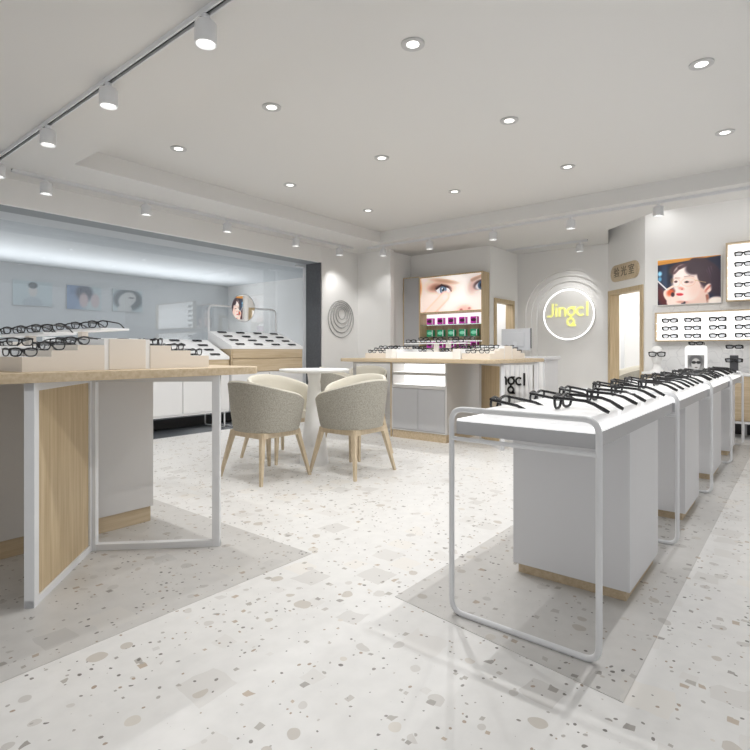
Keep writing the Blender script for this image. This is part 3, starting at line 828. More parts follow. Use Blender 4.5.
# round mirror on its tube hoop
MX, MY, MZ = 5.24, 6.985, 1.79
r = thing('mirror', 'round mirror on a white tube hoop behind the sloped cabinets', 'mirror', (MX, MY, 0))
bm = bm_new(); tube(bm, rounded([(4.62-MX, 0, 0.0), (4.62-MX, 0, 1.80), (5.93-MX, 0, 1.80), (5.93-MX, 0, 0.0)], 0.09, 8), 0.016, 10); obj('tube_hoop', bm, WMETAL, r, 50)
t = bmesh.new(); lathe(t, [(0.21, 0), (0.226, 0.002), (0.226, 0.016), (0.217, 0.020), (0.215, 0.014)], seg=48, cap=True)
bm = bm_new(); MM = Matrix.Translation((0, -0.012, MZ)) @ Matrix.Rotation(math.radians(-3.1), 4, 'Z') @ Matrix.Rotation(PI/2+math.radians(1.2), 4, 'X'); merge(bm, t, 0, MM); obj('mirror_rim', bm, SILVER, r, 30)
t = bmesh.new(); t.faces.new([t.verts.new((0.217*math.cos(2*PI*k/48), 0.217*math.sin(2*PI*k/48), 0.0165)) for k in range(48)])
bm = bm_new(); merge(bm, t, 0, MM); obj('mirror_glass', bm, MIRROR, r)

# ------------------------------------------------------------------ painted prints
def sstep(a, b, x):
    t = np.clip((x-a)/(b-a), 0, 1); return t*t*(3-2*t)
def ell(U, V, cx, cy, rx, ry, ang=0, soft=0.1):
    c, s = math.cos(ang), math.sin(ang); x = (U-cx); y = (V-cy)
    d = np.sqrt(((x*c+y*s)/rx)**2+((-x*s+y*c)/ry)**2); return 1-sstep(1-soft, 1+soft, d)
def line(U, V, x0, y0, x1, y1, w, soft=0.4):
    dx, dy = x1-x0, y1-y0; t = np.clip(((U-x0)*dx+(V-y0)*dy)/(dx*dx+dy*dy), 0, 1)
    d = np.hypot(U-x0-t*dx, V-y0-t*dy); return 1-sstep(w*(1-soft), w*(1+soft), d)
def blend(I, m, col, a=1.0):
    m = (m*a)[..., None]; return I*(1-m)+np.array(col, float)*m
def paint_eye(U, V):     # U in 0..2.05 (aspect), V in 0..1
    I = np.ones(U.shape+(3,))*np.array([254, 240, 232.])
    I = blend(I, ell(U, V, 0.1, 0.5, 0.5, 0.9, 0, 0.9), (250, 222, 206), 0.5)
    I = blend(I, ell(U, V, 1.15, 0.85, 0.6, 0.5, 0, 0.9), (255, 250, 246), 0.7)
    I = blend(I, ell(U, V, 0.0, 0.72, 0.05, 0.2, 0, 0.8), (226, 150, 90), 0.9)
    I = blend(I, ell(U, V, 0.72, 0.70, 0.42, 0.17, -0.12, 0.9), (196, 140, 112), 0.75)
    I = blend(I, ell(U, V, 0.85, 0.86, 0.42, 0.055, -0.18, 0.8), (176, 128, 98), 0.75)     # brow
    I = blend(I, ell(U, V, 0.52, 0.70, 0.20, 0.09, 0.15, 0.8), (140, 84, 66), 0.7)
    I = blend(I, ell(U, V, 0.80, 0.64, 0.27, 0.125, -0.10, 0.25), (70, 40, 40), 0.9)      # lash line
    I = blend(I, ell(U, V, 0.80, 0.605, 0.25, 0.115, -0.12, 0.2), (238, 232, 236))        # white
    I = blend(I, ell(U, V, 0.80, 0.62, 0.115, 0.125, 0, 0.15), (62, 80, 104))
    I = blend(I, ell(U, V, 0.80, 0.61, 0.085, 0.09, 0, 0.4), (128, 152, 176))
    I = blend(I, ell(U, V, 0.80, 0.62, 0.045, 0.05, 0, 0.25), (22, 28, 42))
    I = blend(I, ell(U, V, 0.775, 0.65, 0.018, 0.022, 0, 0.4), (255, 255, 255))
    I = blend(I, line(U, V, 0.57, 0.66, 0.75, 0.755, 0.03), (46, 24, 26), 0.9)
    I = blend(I, line(U, V, 0.75, 0.755, 0.98, 0.67, 0.026), (46, 24, 26), 0.8)
    I = blend(I, line(U, V, 0.98, 0.67, 1.08, 0.56, 0.018), (110, 66, 58), 0.7)
    I = blend(I, line(U, V, 0.25, -0.1, 0.86, 0.42, 0.16, 0.3), (238, 192, 176), 0.95)     # finger
    I = blend(I, line(U, V, 0.28, -0.05, 0.87, 0.43, 0.115, 0.4), (253, 226, 212), 0.9)
    I = blend(I, ell(U, V, 0.86, 0.40, 0.07, 0.045, 0.75, 0.5), (255, 240, 232), 0.9)
    I = blend(I, ell(U, V, 1.50, 0.02, 0.24, 0.13, 0, 0.8), (226, 164, 150), 0.7)         # nose
    I = blend(I, ell(U, V, 1.40, 0.02, 0.05, 0.035, 0, 0.5), (160, 84, 80), 0.7); I = blend(I, ell(U, V, 1.66, 0.05, 0.045, 0.03, 0, 0.5), (160, 84, 80), 0.6)
    I = blend(I, ell(U, V, 1.78, 0.66, 0.16, 0.22, -0.4, 0.9), (190, 140, 130), 0.6)
    I = blend(I, ell(U, V, 2.02, 0.68, 0.22, 0.13, 0.25, 0.3), (64, 38, 42), 0.9)          # second eye
    I = blend(I, ell(U, V, 2.03, 0.645, 0.18, 0.10, 0.2, 0.25), (232, 226, 232)); I = blend(I, ell(U, V, 2.04, 0.66, 0.11, 0.12, 0, 0.2), (66, 86, 112))
    I = blend(I, ell(U, V, 2.04, 0.66, 0.05, 0.055, 0, 0.3), (22, 28, 42))
    I = blend(I, line(U, V, 1.75, 0.82, 2.1, 0.92, 0.045, 0.7), (168, 124, 100), 0.7)
    return I
def paint_girl(U, V):    # U, V in 0..1
    I = np.ones(U.shape+(3,))*np.array([26, 30, 56.])
    I = blend(I, ell(U, V, 0.12, 0.55, 0.08, 0.4, 0, 0.8), (60, 84, 110), 0.7)
    I = blend(I, ell(U, V, 0.08, 0.15, 0.09, 0.3, 0.3, 0.8), (110, 36, 34), 0.8)
    I = blend(I, ell(U, V, 0.20, 0.60, 0.04, 0.3, 0, 0.8), (20, 22, 40), 0.8)
    I = blend(I, ell(U, V, 0.24, 0.74, 0.05, 0.09, 0, 0.8), (120, 96, 70), 0.6)
    I = blend(I, ell(U, V, 0.035, 0.70, 0.035, 0.055, 0, 0.5), (150, 215, 245)); I = blend(I, ell(U, V, 0.035, 0.58, 0.03, 0.05, 0, 0.5), (100, 170, 210))
    I = blend(I, sstep(0.88, 0.90, V-0.10*U), (222, 150, 62)); I = blend(I, sstep(0.955, 0.965, V-0.06*U), (240, 176, 86), 0.8)
    I = blend(I, ell(U, V, 0.66, 0.55, 0.335, 0.41, 0.15, 0.08), (58, 36, 50))              # hair
    I = blend(I, ell(U, V, 0.40, 0.72, 0.16, 0.20, 0.7, 0.12), (74, 46, 52))
    I = blend(I, ell(U, V, 0.60, 0.945, 0.07, 0.04, 0, 0.2), (66, 40, 46))
    for k in range(6): I = blend(I, line(U, V, 0.60+0.05*k, 0.88-0.02*k, 0.80+0.025*k, 0.48-0.03*k, 0.007, 0.9), (130, 100, 130), 0.35)
    I = blend(I, ell(U, V, 0.62, 0.12, 0.20, 0.24, 0.1, 0.12), (238, 206, 192))             # neck
    I = blend(I, ell(U, V, 0.47, 0.46, 0.215, 0.40, 0.16, 0.10), (253, 233, 224))         # face
    I = blend(I, ell(U, V, 0.42, 0.72, 0.14, 0.13, 0.4, 0.25), (255, 243, 236))
    I = blend(I, ell(U, V, 0.40, 0.20, 0.13, 0.17, 0, 0.15), (254, 236, 228))
    I = blend(I, ell(U, V, 0.62, 0.33, 0.12, 0.2, 0, 0.9), (246, 208, 194), 0.8); I = blend(I, line(U, V, 0.56, 0.90, 0.36, 0.80, 0.035, 0.5), (66, 40, 48), 0.9); I = blend(I, line(U, V, 0.36, 0.80, 0.275, 0.69, 0.022, 0.7), (84, 54, 58), 0.85); I = blend(I, ell(U, V, 0.33, 0.40, 0.09, 0.09, 0, 0.9), (255, 244, 238), 0.8)
    I = blend(I, ell(U, V, 0.64, 0.80, 0.16, 0.20, -0.9, 0.2), (58, 36, 48))
    I = blend(I, ell(U, V, 0.74, 0.55, 0.09, 0.22, 0.25, 0.2), (60, 38, 50))
    I = blend(I, ell(U, V, 0.81, 0.31, 0.06, 0.105, -0.35, 0.2), (248, 216, 202)); I = blend(I, line(U, V, 0.78, 0.28, 0.84, 0.36, 0.016, 0.9), (190, 80, 62), 0.8); I = blend(I, ell(U, V, 0.77, 0.25, 0.02, 0.03, 0, 0.8), (206, 110, 90), 0.6)
    I = blend(I, line(U, V, 0.79, 0.16, 0.81, 0.0, 0.022, 0.5), (150, 80, 60), 0.8)
    I = blend(I, ell(U, V, 0.93, 0.02, 0.12, 0.10, 0, 0.3), (250, 236, 226))
    I = blend(I, line(U, V, 0.36, 0.575, 0.29, 0.585, 0.010, 0.8), (150, 110, 100), 0.55); I = blend(I, line(U, V, 0.44, 0.595, 0.52, 0.605, 0.011, 0.8), (150, 110, 100), 0.55); I = blend(I, line(U, V, 0.52, 0.605, 0.59, 0.575, 0.009, 0.8), (160, 120, 108), 0.5)
    I = blend(I, ell(U, V, 0.93, 0.42, 0.085, 0.33, 0.05, 0.3), (50, 32, 48), 0.95)
    I = blend(I, ell(U, V, 0.93, 0.02, 0.12, 0.10, 0, 0.3), (250, 236, 226))
    I = blend(I, ell(U, V, 0.475, 0.475, 0.036, 0.022, 0, 0.5), (96, 54, 50)); I = blend(I, ell(U, V, 0.55, 0.465, 0.03, 0.02, 0.2, 0.9), (170, 120, 110), 0.5); I = blend(I, ell(U, V, 0.475, 0.48, 0.018, 0.02, 0, 0.4), (20, 14, 16))
    I = blend(I, ell(U, V, 0.30, 0.50, 0.026, 0.024, 0, 0.4), (86, 44, 40))
    I = blend(I, ell(U, V, 0.385, 0.345, 0.05, 0.03, -0.5, 0.7), (240, 160, 140), 0.9); I = blend(I, ell(U, V, 0.40, 0.325, 0.016, 0.012, 0, 0.5), (180, 90, 80), 0.8)
    I = blend(I, ell(U, V, 0.36, 0.215, 0.06, 0.03, -0.12, 0.25), (216, 44, 58)); I = blend(I, ell(U, V, 0.345, 0.235, 0.04, 0.01, -0.12, 0.5), (250, 160, 160), 0.6)
    for cx, rx in ((0.50, 0.115), (0.30, 0.075)):
        ring = ell(U, V, cx, 0.475, rx, 0.10, 0, 0.06)-ell(U, V, cx, 0.475, rx-0.012, 0.085, 0, 0.06); I = blend(I, np.clip(ring, 0, 1), (196, 160, 122), 0.35)
    I = blend(I, line(U, V, 0.61, 0.50, 0.77, 0.44, 0.007, 0.6), (200, 170, 120), 0.8)
    I = blend(I, ell(U, V, 0.235, 0.53, 0.03, 0.06, 0, 0.3), (190, 150, 100), 0.4)
    I = blend(I, ell(U, V, 0.22, 0.17, 0.10, 0.19, 0.5, 0.1), (254, 228, 214)); I = blend(I, ell(U, V, 0.27, 0.05, 0.12, 0.14, 0.3, 0.12), (254, 230, 218))
    I = blend(I, ell(U, V, 0.215, 0.27, 0.06, 0.08, -0.4, 0.5), (226, 92, 50), 0.9); I = blend(I, ell(U, V, 0.25, 0.22, 0.03, 0.05, 0, 0.4), (40, 22, 34), 0.9)
    I = blend(I, line(U, V, 0.16, 0.34, 0.25, 0.40, 0.022, 0.3), (253, 222, 204))
    I = blend(I, ell(U, V, 0.40, 0.045, 0.08, 0.025, -0.1, 0.6), (206, 130, 112), 0.7); I = blend(I, ell(U, V, 0.44, 0.035, 0.018, 0.018, 0, 0.4), (40, 36, 46))
    I = blend(I, line(U, V, 0.0, 0.54, 0.15, 0.34, 0.012, 0.3), (240, 238, 240))
    return I
def paint_faint(kind):
    def f(U, V):
        I = np.ones(U.shape+(3,))*np.array([194, 205, 209.])
        if kind == 0:
            I = blend(I, ell(U, V, 0.5, 0.6, 0.11, 0.24, 0, 0.2), (206, 204, 202)); I = blend(I, ell(U, V, 0.5, 0.83, 0.12, 0.13, 0, 0.2), (120, 126, 130)); I = blend(I, ell(U, V, 0.5, 0.1, 0.26, 0.26, 0, 0.2), (184, 192, 198))
        elif kind == 1:
            I = blend(I, ell(U, V, 0.1, 0.5, 0.4, 0.8, 0, 0.5), (150, 166, 190)); I = blend(I, ell(U, V, 0.5, 0.7, 0.25, 0.35, 0, 0.3), (128, 132, 142))
            I = blend(I, ell(U, V, 0.48, 0.4, 0.13, 0.3, 0, 0.3), (200, 186, 188)); I = blend(I, ell(U, V, 0.82, 0.4, 0.13, 0.3, 0, 0.3), (200, 188, 190))
        else:
            I = blend(I, ell(U, V, 0.5, 0.55, 0.5, 0.5, 0, 0.2), (132, 138, 142)); I = blend(I, ell(U, V, 0.48, 0.55, 0.27, 0.38, -0.5, 0.15), (204, 206, 206)); I = blend(I, ell(U, V, 0.4, 0.1, 0.24, 0.25, 0, 0.2), (204, 206, 206)); I = blend(I, ell(U, V, 0.62, 0.65, 0.1, 0.03, 0, 0.5), (140, 140, 144))
        return I
    return f
def paint_card(U, V):
    I = np.ones(U.shape+(3,))*np.array([150, 150, 150.])
    I = blend(I, ell(U, V, 0.5, 0.62, 0.42, 0.42, 0, 0.15), (105, 105, 107)); I = blend(I, ell(U, V, 0.5, 0.45, 0.27, 0.36, 0, 0.12), (206, 205, 204))
    I = blend(I, ell(U, V, 0.38, 0.56, 0.14, 0.09, 0, 0.15), (40, 40, 42)); I = blend(I, ell(U, V, 0.66, 0.56, 0.14, 0.09, 0, 0.15), (40, 40, 42)); I = blend(I, ell(U, V, 0.52, 0.25, 0.09, 0.03, 0, 0.3), (90, 80, 80))
    I = blend(I, ell(U, V, 0.2, 0.1, 0.2, 0.2, 0, 0.3), (190, 190, 190))
    return I
def print_mesh(name, origin, du, dv, nu, nv, fn, aspect, m, parent=None, mask=None):
    """a flat printed sheet: origin lower-left, du/dv the full edge vectors"""
    us = np.linspace(0, 1, nu+1); vs = np.linspace(0, 1, nv+1)
    U, V = np.meshgrid(us, vs); I = fn(U*aspect, V)
    c = np.clip(I/255, 0, 1); c = np.where(c <= 0.04045, c/12.92, ((c+0.055)/1.055)**2.4)
    P = np.array(origin)[None, None]+U[..., None]*np.array(du)+V[..., None]*np.array(dv)
    idx = np.arange((nu+1)*(nv+1)).reshape(nv+1, nu+1)
    F = np.stack([idx[:-1, :-1], idx[:-1, 1:], idx[1:, 1:], idx[1:, :-1]], -1).reshape(-1, 4)
    me = bpy.data.meshes.new(name); me.from_pydata(P.reshape(-1, 3).tolist(), [], F.tolist())
    a = me.color_attributes.new('Col', 'FLOAT_COLOR', 'POINT')
    a.data.foreach_set('color', np.concatenate([c.reshape(-1, 3), np.ones(((nu+1)*(nv+1), 1))], 1).ravel())
    me.materials.append(m); o = bpy.data.objects.new(name, me); C.objects.link(o)
    if parent: o.parent = parent
    return o
PRINT = vcol_mat('printed_sheet', 0.12); PRINTL = vcol_mat('backlit_print', 0.42); PRINTF = vcol_mat('faint_print', 0.0)

# ------------------------------------------------------------------ eye poster cabinet
CX0, CX1, CY0, CY1 = 7.80, 8.045, 4.045, 5.30
r = thing('wall_cabinet', 'oak wall cabinet with a backlit close up eye poster over glass shelves', 'cabinet', (CX0, (CY0+CY1)/2, 0))
OC = (CX0, (CY0+CY1)/2, 0)
def PC(nm, bm, m, par=None, sm=False):
    bmesh.ops.transform(bm, matrix=Matrix.Translation((-OC[0], -OC[1], 0)), verts=bm.verts[:]); return obj(nm, bm, m, par or r, sm)
bm = bm_new(); tkn = 0.022
box(bm, CX0, CX1, CY0, CY0+tkn, 0, 2.415); box(bm, CX0, CX1, CY1-tkn, CY1, 0, 2.415); box(bm, CX0, CX1, CY0+tkn, CY1-tkn, 2.393, 2.415); box(bm, CX0, CX1, CY0+tkn, CY1-tkn, 1.755, 1.785)
box(bm, CX0, CX1, CY0+tkn, CY1-tkn, 0.0, 0.75); PC('carcass', bm, OAK_Z)
bm = bm_new(); box(bm, CX1-0.02, CX1-0.003, CY0+tkn, CY1-tkn, 0.75, 1.56); PC('back_panel', bm, OAK_Z)
bm = bm_new(); box(bm, CX1-0.02, CX1-0.003, CY0+tkn, CY1-tkn, 1.56, 1.755); PC('light_panel', bm, LIGHTPAN)
bm = bm_new(); box(bm, CX0+0.02, CX0+0.04, CY0+tkn, CY1-tkn, 1.785, 2.393); ps = PC('poster', bm, WHITE)
print_mesh('poster_print', (CX0+0.018-OC[0], CY1-tkn-OC[1], 1.785), (0, -(CY1-CY0-2*tkn), 0), (0, 0, 0.608), 170, 84, paint_eye, 2.05, PRINTL, ps)
for z in (1.555, 1.345, 1.145):
    bm = bm_new(); box(bm, CX0+0.015, CX1-0.022, CY0+tkn, CY1-tkn, z, z+0.010); PC('glass_shelf', bm, SHELFG)
bm = bm_new(); box(bm, CX0-0.0, CX0+0.03, CY1+0.002, 5.645, 0, 2.415, 0, 0.002)
g = obj('mirror', bm, mat('grey_mirror', srgb(196, 197, 199), 0.25, metal=0.35)); tag(g, 'tall grey mirror board with an oak edge left of the eye poster cabinet', 'mirror')
bm = bm_new(); box(bm, CX0-0.004, CX0+0.032, 5.626, 5.645, 0, 2.42); box(bm, CX0-0.004, CX0+0.032, CY1+0.002, 5.645, 2.415, 2.43)
obj('edge_strip', bm, OAK_Z, g)
# lens boxes
def make_lensbox(m1, m2):
    r = thing('lens_box', '', 'box')
    bm = bm_new(); box(bm, -0.04, 0.04, -0.062, 0.062, 0, 0.115, 0, 0.003); obj('carton', bm, m1, r)
    bm = bm_new(); pts = [(-0.05*math.cos(a), 0.058+0.03*math.sin(a)) for a in np.linspace(0, 2*PI, 20, endpoint=False)]
    f = bm.faces.new([bm.verts.new((-0.0408, y, z)) for y, z in pts]); obj('print_patch', bm, m2, r)
    bm = bm_new(); box(bm, -0.043, -0.0402, -0.062, -0.048, 0.004, 0.111); obj('open_flap', bm, WHITE, r)
    return r
lbm = make_lensbox(MAGENTA, DKMAG); lbg = make_lensbox(GREEN, LTGREEN); used = set()
for z, src, cn, sn in ((1.565, lbm, 'magenta', 'top'), (1.355, lbg, 'green', 'middle'), (1.155, lbm, 'magenta', 'bottom')):
    for k in range(5):
        y = 5.11-0.218*k; lab = '%s lens box, %s from left on the %s glass shelf under the eye poster' % (cn, ORD[k], sn)
        loc = (7.90, y, z+0.0005)
        if id(src) not in used: used.add(id(src)); src.location = loc; src['label'] = lab; src['group'] = 'lens boxes on the glass shelves'
        else: dup(src, loc, label=lab, group='lens boxes on the glass shelves')

# ------------------------------------------------------------------ lettering built from strokes
def stroke(bm, pts, w, th, closed=False):
    """flat letter stroke in the local XY plane, thickness th along +Z"""
    P = [Vector((p[0], p[1])) for p in pts]; n = len(P); lf, rt = [], []
    for i in range(n):
        t = (P[(i+1) % n]-P[i-1]) if closed else (P[min(i+1, n-1)]-P[max(i-1, 0)])
        t.normalize(); nn = Vector((-t.y, t.x))*w/2; lf.append(P[i]+nn); rt.append(P[i]-nn)
    a = [[bm.verts.new((p.x, p.y, z)) for p in s] for s, z in ((lf, 0), (rt, 0), (rt, th), (lf, th))]
    m = n if closed else n-1
    for i in range(m):
        j = (i+1) % n
        for k in range(4): bm.faces.new((a[k][i], a[k][j], a[(k+1) % 4][j], a[(k+1) % 4][i]))
    if not closed:
        for i in (0, n-1): bm.faces.new([a[k][i] for k in range(4)])
def arc(cx, cy, r, a0, a1, n=20): return [(cx+r*math.cos(math.radians(a0+(a1-a0)*k/n)), cy+r*math.sin(math.radians(a0+(a1-a0)*k/n))) for k in range(n+1)]
def logo(w, th):
    """'Jingcl', x-height 1, baseline 0; total width about 4.5; g is two stacked rings with a tail"""
    out = []
    def L(f): bm = bm_new(); f(bm); out.append(bm)
    L(lambda b: stroke(b, [(0.56, 1.45), (0.56, 0.36)]+arc(0.26, 0.36, 0.30, 0, -110, 10)[1:]+[(-0.04, 0.06)], w, th))          # J
    def i_(b): stroke(b, [(0.97, 0), (0.97, 1.0)], w, th); stroke(b, [(0.97, 1.22), (0.97, 1.22+w)], w, th)
    L(i_)
    def n_(b): stroke(b, [(1.36, 0), (1.36, 1.0)], w, th); stroke(b, arc(1.67, 0.64, 0.31, 170, 0, 14)+[(1.98, 0)], w, th)
    L(n_)
    def g_(b):
        stroke(b, arc(2.66, 0.52, 0.40, 0, 360, 32)[:-1], w*1.05, th, True)
        stroke(b, [(2.66, 0.97), (3.16, 0.98)], w*0.8, th)
        stroke(b, arc(2.62, -0.58, 0.37, 0, 360, 32)[:-1], w*1.05, th, True)
        stroke(b, [(2.62, -0.95), (3.20, -0.98)], w*0.9, th); stroke(b, [(2.80, -0.68), (3.10, -0.95)], w*0.8, th)
        stroke(b, [(2.64, 0.12), (2.63, -0.22)], w*0.9, th)
    L(g_)
    L(lambda b: stroke(b, arc(3.74, 0.5, 0.41, 48, 312, 28), w, th))
    L(lambda b: stroke(b, [(4.44, 0), (4.44, 1.5)], w, th))
    return out
LN = ['letter_j', 'letter_i', 'letter_n', 'letter_g', 'letter_c', 'letter_l']
def place_logo(parent, M, w, th, m):
    for nm, t in zip(LN, logo(w, th)):
        bm = bm_new(); merge(bm, t, 0, M); obj('letter', bm, m, parent)

# round sign
XS = 9.22
r = thing('round_sign', 'round wall sign with a glowing white ring and yellow lettering', 'sign', (XS, SY-0.005, SZ))
def facing(m): # local x -> -Y, local y -> Z, local z -> -X
    return Matrix(((0, 0, -1, 0), (-1, 0, 0, 0), (0, 1, 0, 0), (0, 0, 0, 1)))
MF = facing(0)
t = bmesh.new(); lathe(t, [(0.38, -0.048), (0.428, -0.045), (0.428, 0.05), (0.42, 0.056), (0.01, 0.056)], seg=64); bm = bm_new(); merge(bm, t, 0, MF); obj('disc', bm, WALL, r, 30)
bm = bm_new(); tube(bm, [(-0.056, 0.43*math.cos(a), 0.43*math.sin(a)) for a in np.linspace(0, 2*PI, 72, endpoint=False)], 0.0115, 8, closed=True); obj('glowing_ring', bm, NEON, r, 50)
place_logo(r, Matrix.Translation((-0.056, 0.355, -0.035)) @ MF @ Matrix.Diagonal((0.152, 0.160, 0.14, 1)), 0.20, 0.12, YELLOW)

# oval wooden sign on the diagonal wall
bm = bm_new(); t = bmesh.new(); prism(t, rrect(-0.37, 0.37, -0.13, 0.13, 0.115, 8), 0, 0.025, 0, 0.004)
# local x to the viewer's right (towards the picture wall), y up, z into the shop
MS = MC @ Matrix.Translation((0.50, 0.0, 2.335)) @ Matrix(((-1, 0, 0, 0), (0, 0, 1, 0), (0, 1, 0, 0), (0, 0, 0, 1)))
r = thing('oval_sign', 'rounded wooden sign with three engraved characters above the diagonal doorway', 'sign', MS.translation)
IT = Matrix.Translation(-MS.translation)
merge(bm, t, 0, IT @ MS); obj('wooden_board', bm, OAK_X, r, 30)
def text_mesh(body, size, depth):
    cu = bpy.data.curves.new('txt', 'FONT'); cu.body = body; cu.size = size; cu.extrude = depth; cu.align_x = 'CENTER'; cu.align_y = 'CENTER'; cu.space_character = 1.1
    o = bpy.data.objects.new('txt', cu); C.objects.link(o); bpy.context.view_layer.update()
    me = bpy.data.meshes.new_from_object(o.evaluated_get(bpy.context.evaluated_depsgraph_get()))
    t = bmesh.new(); t.from_mesh(me); bpy.data.objects.remove(o); bpy.data.curves.remove(cu); bpy.data.meshes.remove(me)
    return t
for k, chx in enumerate('验光室'):
    t = text_mesh(chx, 0.165, 0.003); bm = bm_new(); merge(bm, t, 0, IT @ MS @ Matrix.Translation((-0.2+0.2*k, 0.0, 0.026))); obj('character', bm, GREYINK, r)

# ------------------------------------------------------------------ reception desk
DXF = 7.30
r = thing('reception_desk', 'white fluted reception desk with black lettering behind the middle table', 'desk', (DXF, 3.3, 0))
def PD(nm, bm, m, par=None, sm=False):
    bmesh.ops.transform(bm, matrix=Matrix.Translation((-DXF, -3.3, 0)), verts=bm.verts[:]); return obj(nm, bm, m, par or r, sm)
bm = bm_new(); box(bm, DXF+0.03, DXF+0.55, 2.82, 4.0, 0, 0.98); PD('desk_body', bm, GREYC)
bm = bm_new(); box(bm, DXF-0.02, DXF+0.57, 2.79, 4.0, 0.98, 1.02, 0, 0.003); PD('desk_top', bm, GREYC)
bm = bm_new(); n = 16
yy = np.linspace(2.84, 4.0, n+1)
for k in range(n):
    a, b = yy[k], yy[k+1]; w = b-a
    pts = [(a+0.006, 0)]+[(a+0.006+(w-0.012)*j/6, 0.022*math.sin(PI*j/6)**0.5) for j in range(1, 6)]+[(b-0.006, 0)]
    t = bmesh.new(); prism(t, pts, 0.04, 0.95); merge(bm, t, 0, Matrix(((0, -1, 0, DXF+0.03), (1, 0, 0, 0), (0, 0, 1, 0), (0, 0, 0, 1))))
PD('fluted_front', bm, WHITE, None, 40)
bm = bm_new()
rr_ = bpy.data.objects.new('lettering', bpy.data.meshes.new('lettering')); bm.free()
lt = bm_new()
for t in logo(0.22, 0.08): merge(lt, t, 0, Matrix.Translation((DXF+0.006, 3.622, 0.597)) @ MF @ Matrix.Diagonal((0.114, 0.122, 0.12, 1)))
bpy.data.objects.remove(rr_); PD('lettering', lt, INK)
# monitor, back towards the viewer
r = thing('monitor', 'silver computer monitor seen from behind on the reception desk', 'monitor', (7.58, 3.37, 1.02), math.radians(-8))
bm = bm_new(); box(bm, -0.018, 0.018, -0.245, 0.245, 0.09, 0.42, 0, 0.008); t = bmesh.new(); box(t, -0.03, -0.014, -0.16, 0.16, 0.15, 0.36, 0, 0.007); merge(bm, t); obj('back_shell', bm, SILVER, r, 30)
bm = bm_new(); box(bm, 0.0178, 0.0195, -0.255, 0.255, 0.12, 0.42); obj('screen', bm, SCREEN, r)
bm = bm_new(); bar(bm, (-0.04, 0, 0.01), (-0.025, 0, 0.22), 0.06, 0.012, up=(1, 0, 0)); box(bm, -0.11, 0.07, -0.10, 0.10, 0, 0.010, 0, 0.003); obj('stand', bm, SILVER, r, 30)

# ------------------------------------------------------------------ ring art on the left wall
RINGM = mat('grey_ring', srgb(176, 175, 173), 0.4)
RX, RZ = 6.83, 1.664
r = thing('ring_relief', 'nested white rings hung on the wall right of the glazed opening', 'wall art', (RX, 6.3, RZ))
for k, rd in enumerate((0.325, 0.265, 0.205, 0.15, 0.095)):
    zc = 0.325-rd-0.035*k
    bm = bm_new(); tube(bm, [(rd*math.cos(a), -0.009-0.005*k, zc+rd*math.sin(a)) for a in np.linspace(0, 2*PI, 56, endpoint=False)], 0.0095, 8, closed=True)
    obj('ring', bm, RINGM, r, 50)

# ------------------------------------------------------------------ portrait
PY0, PY1, PZ0, PZ1 = 0.8175, 1.593, 1.748, 2.40
r = thing('portrait_poster', 'wall poster of a dark haired woman with thin glasses resting her chin on her hand', 'poster', (8.45, (PY0+PY1)/2, PZ0))
bm = bm_new(); box(bm, -0.045, -0.001, -(PY1-PY0)/2, (PY1-PY0)/2, 0, PZ1-PZ0, 0, 0.002); obj('mount_board', bm, WHITE, r)
print_mesh('print', (-0.0462, (PY1-PY0)/2-0.008, 0.008), (0, -(PY1-PY0)+0.016, 0), (0, 0, PZ1-PZ0-0.016), 150, 130, paint_girl, 1.0, PRINT, r)
# flat panels painted as poster reflections seen in the glass
def faint(x, z, w, h, k, lab):
    r = thing('portrait_poster', lab, 'poster', (x, 10.4, z), 0, 'painted poster reflections behind the glass')
    bm = bm_new(); box(bm, -w/2, w/2, -0.02, 0, -h/2, h/2); obj('mount_board', bm, BLUEW, r)
    print_mesh('print', (-w/2+0.005, -0.022, -h/2+0.005), (w-0.01, 0, 0), (0, 0, h-0.01), 40, 30, paint_faint(k), 1.0, PRINTF, r)
def atY(px, py, y):
    a = (px-375)/525.6; rx, ry, rz = .6288*a+.7776, -.7776*a+.6288, (351-py)/525.6; t = y/ry; return rx*t, H+rz*t
for k, (x0, x1, y0, y1, lab) in enumerate(((12, 52, 281, 306, 'painted reflection of a bluish portrait poster behind the glass, leftmost of three'), (66, 101, 286, 310, 'painted reflection of a two face poster behind the glass, middle of three'), (112, 142, 290, 312, 'painted reflection of a long haired woman poster behind the glass, rightmost of three'))):
    xa, za = atY(x0, y0, 10.4); xb, zb = atY(x1, y1, 10.4); xm, zt = atY((x0+x1)/2, y0, 10.4); _, zl = atY((x0+x1)/2, y1, 10.4)
    faint((xa+xb)/2, (zt+zl)/2, xb-xa, zt-zl, k, lab)
r = thing('portrait_poster', 'painted reflection of a pale poster on the side wall, beside the mirror', 'poster', (7.4, 7.35, 1.75), 0, 'painted poster reflections behind the glass')
bm = bm_new(); box(bm, -0.02, 0, -0.32, 0.32, -0.32, 0.32); obj('mount_board', bm, mat('pale_board', srgb(214, 214, 216), 0.7), r)
bm = bm_new(); box(bm, -0.022, -0.0201, -0.3, 0.3, -0.3, 0.3); obj('print', bm, mat('pale_print', srgb(205, 203, 206), 0.7, vary=0.06, vscale=6), r)

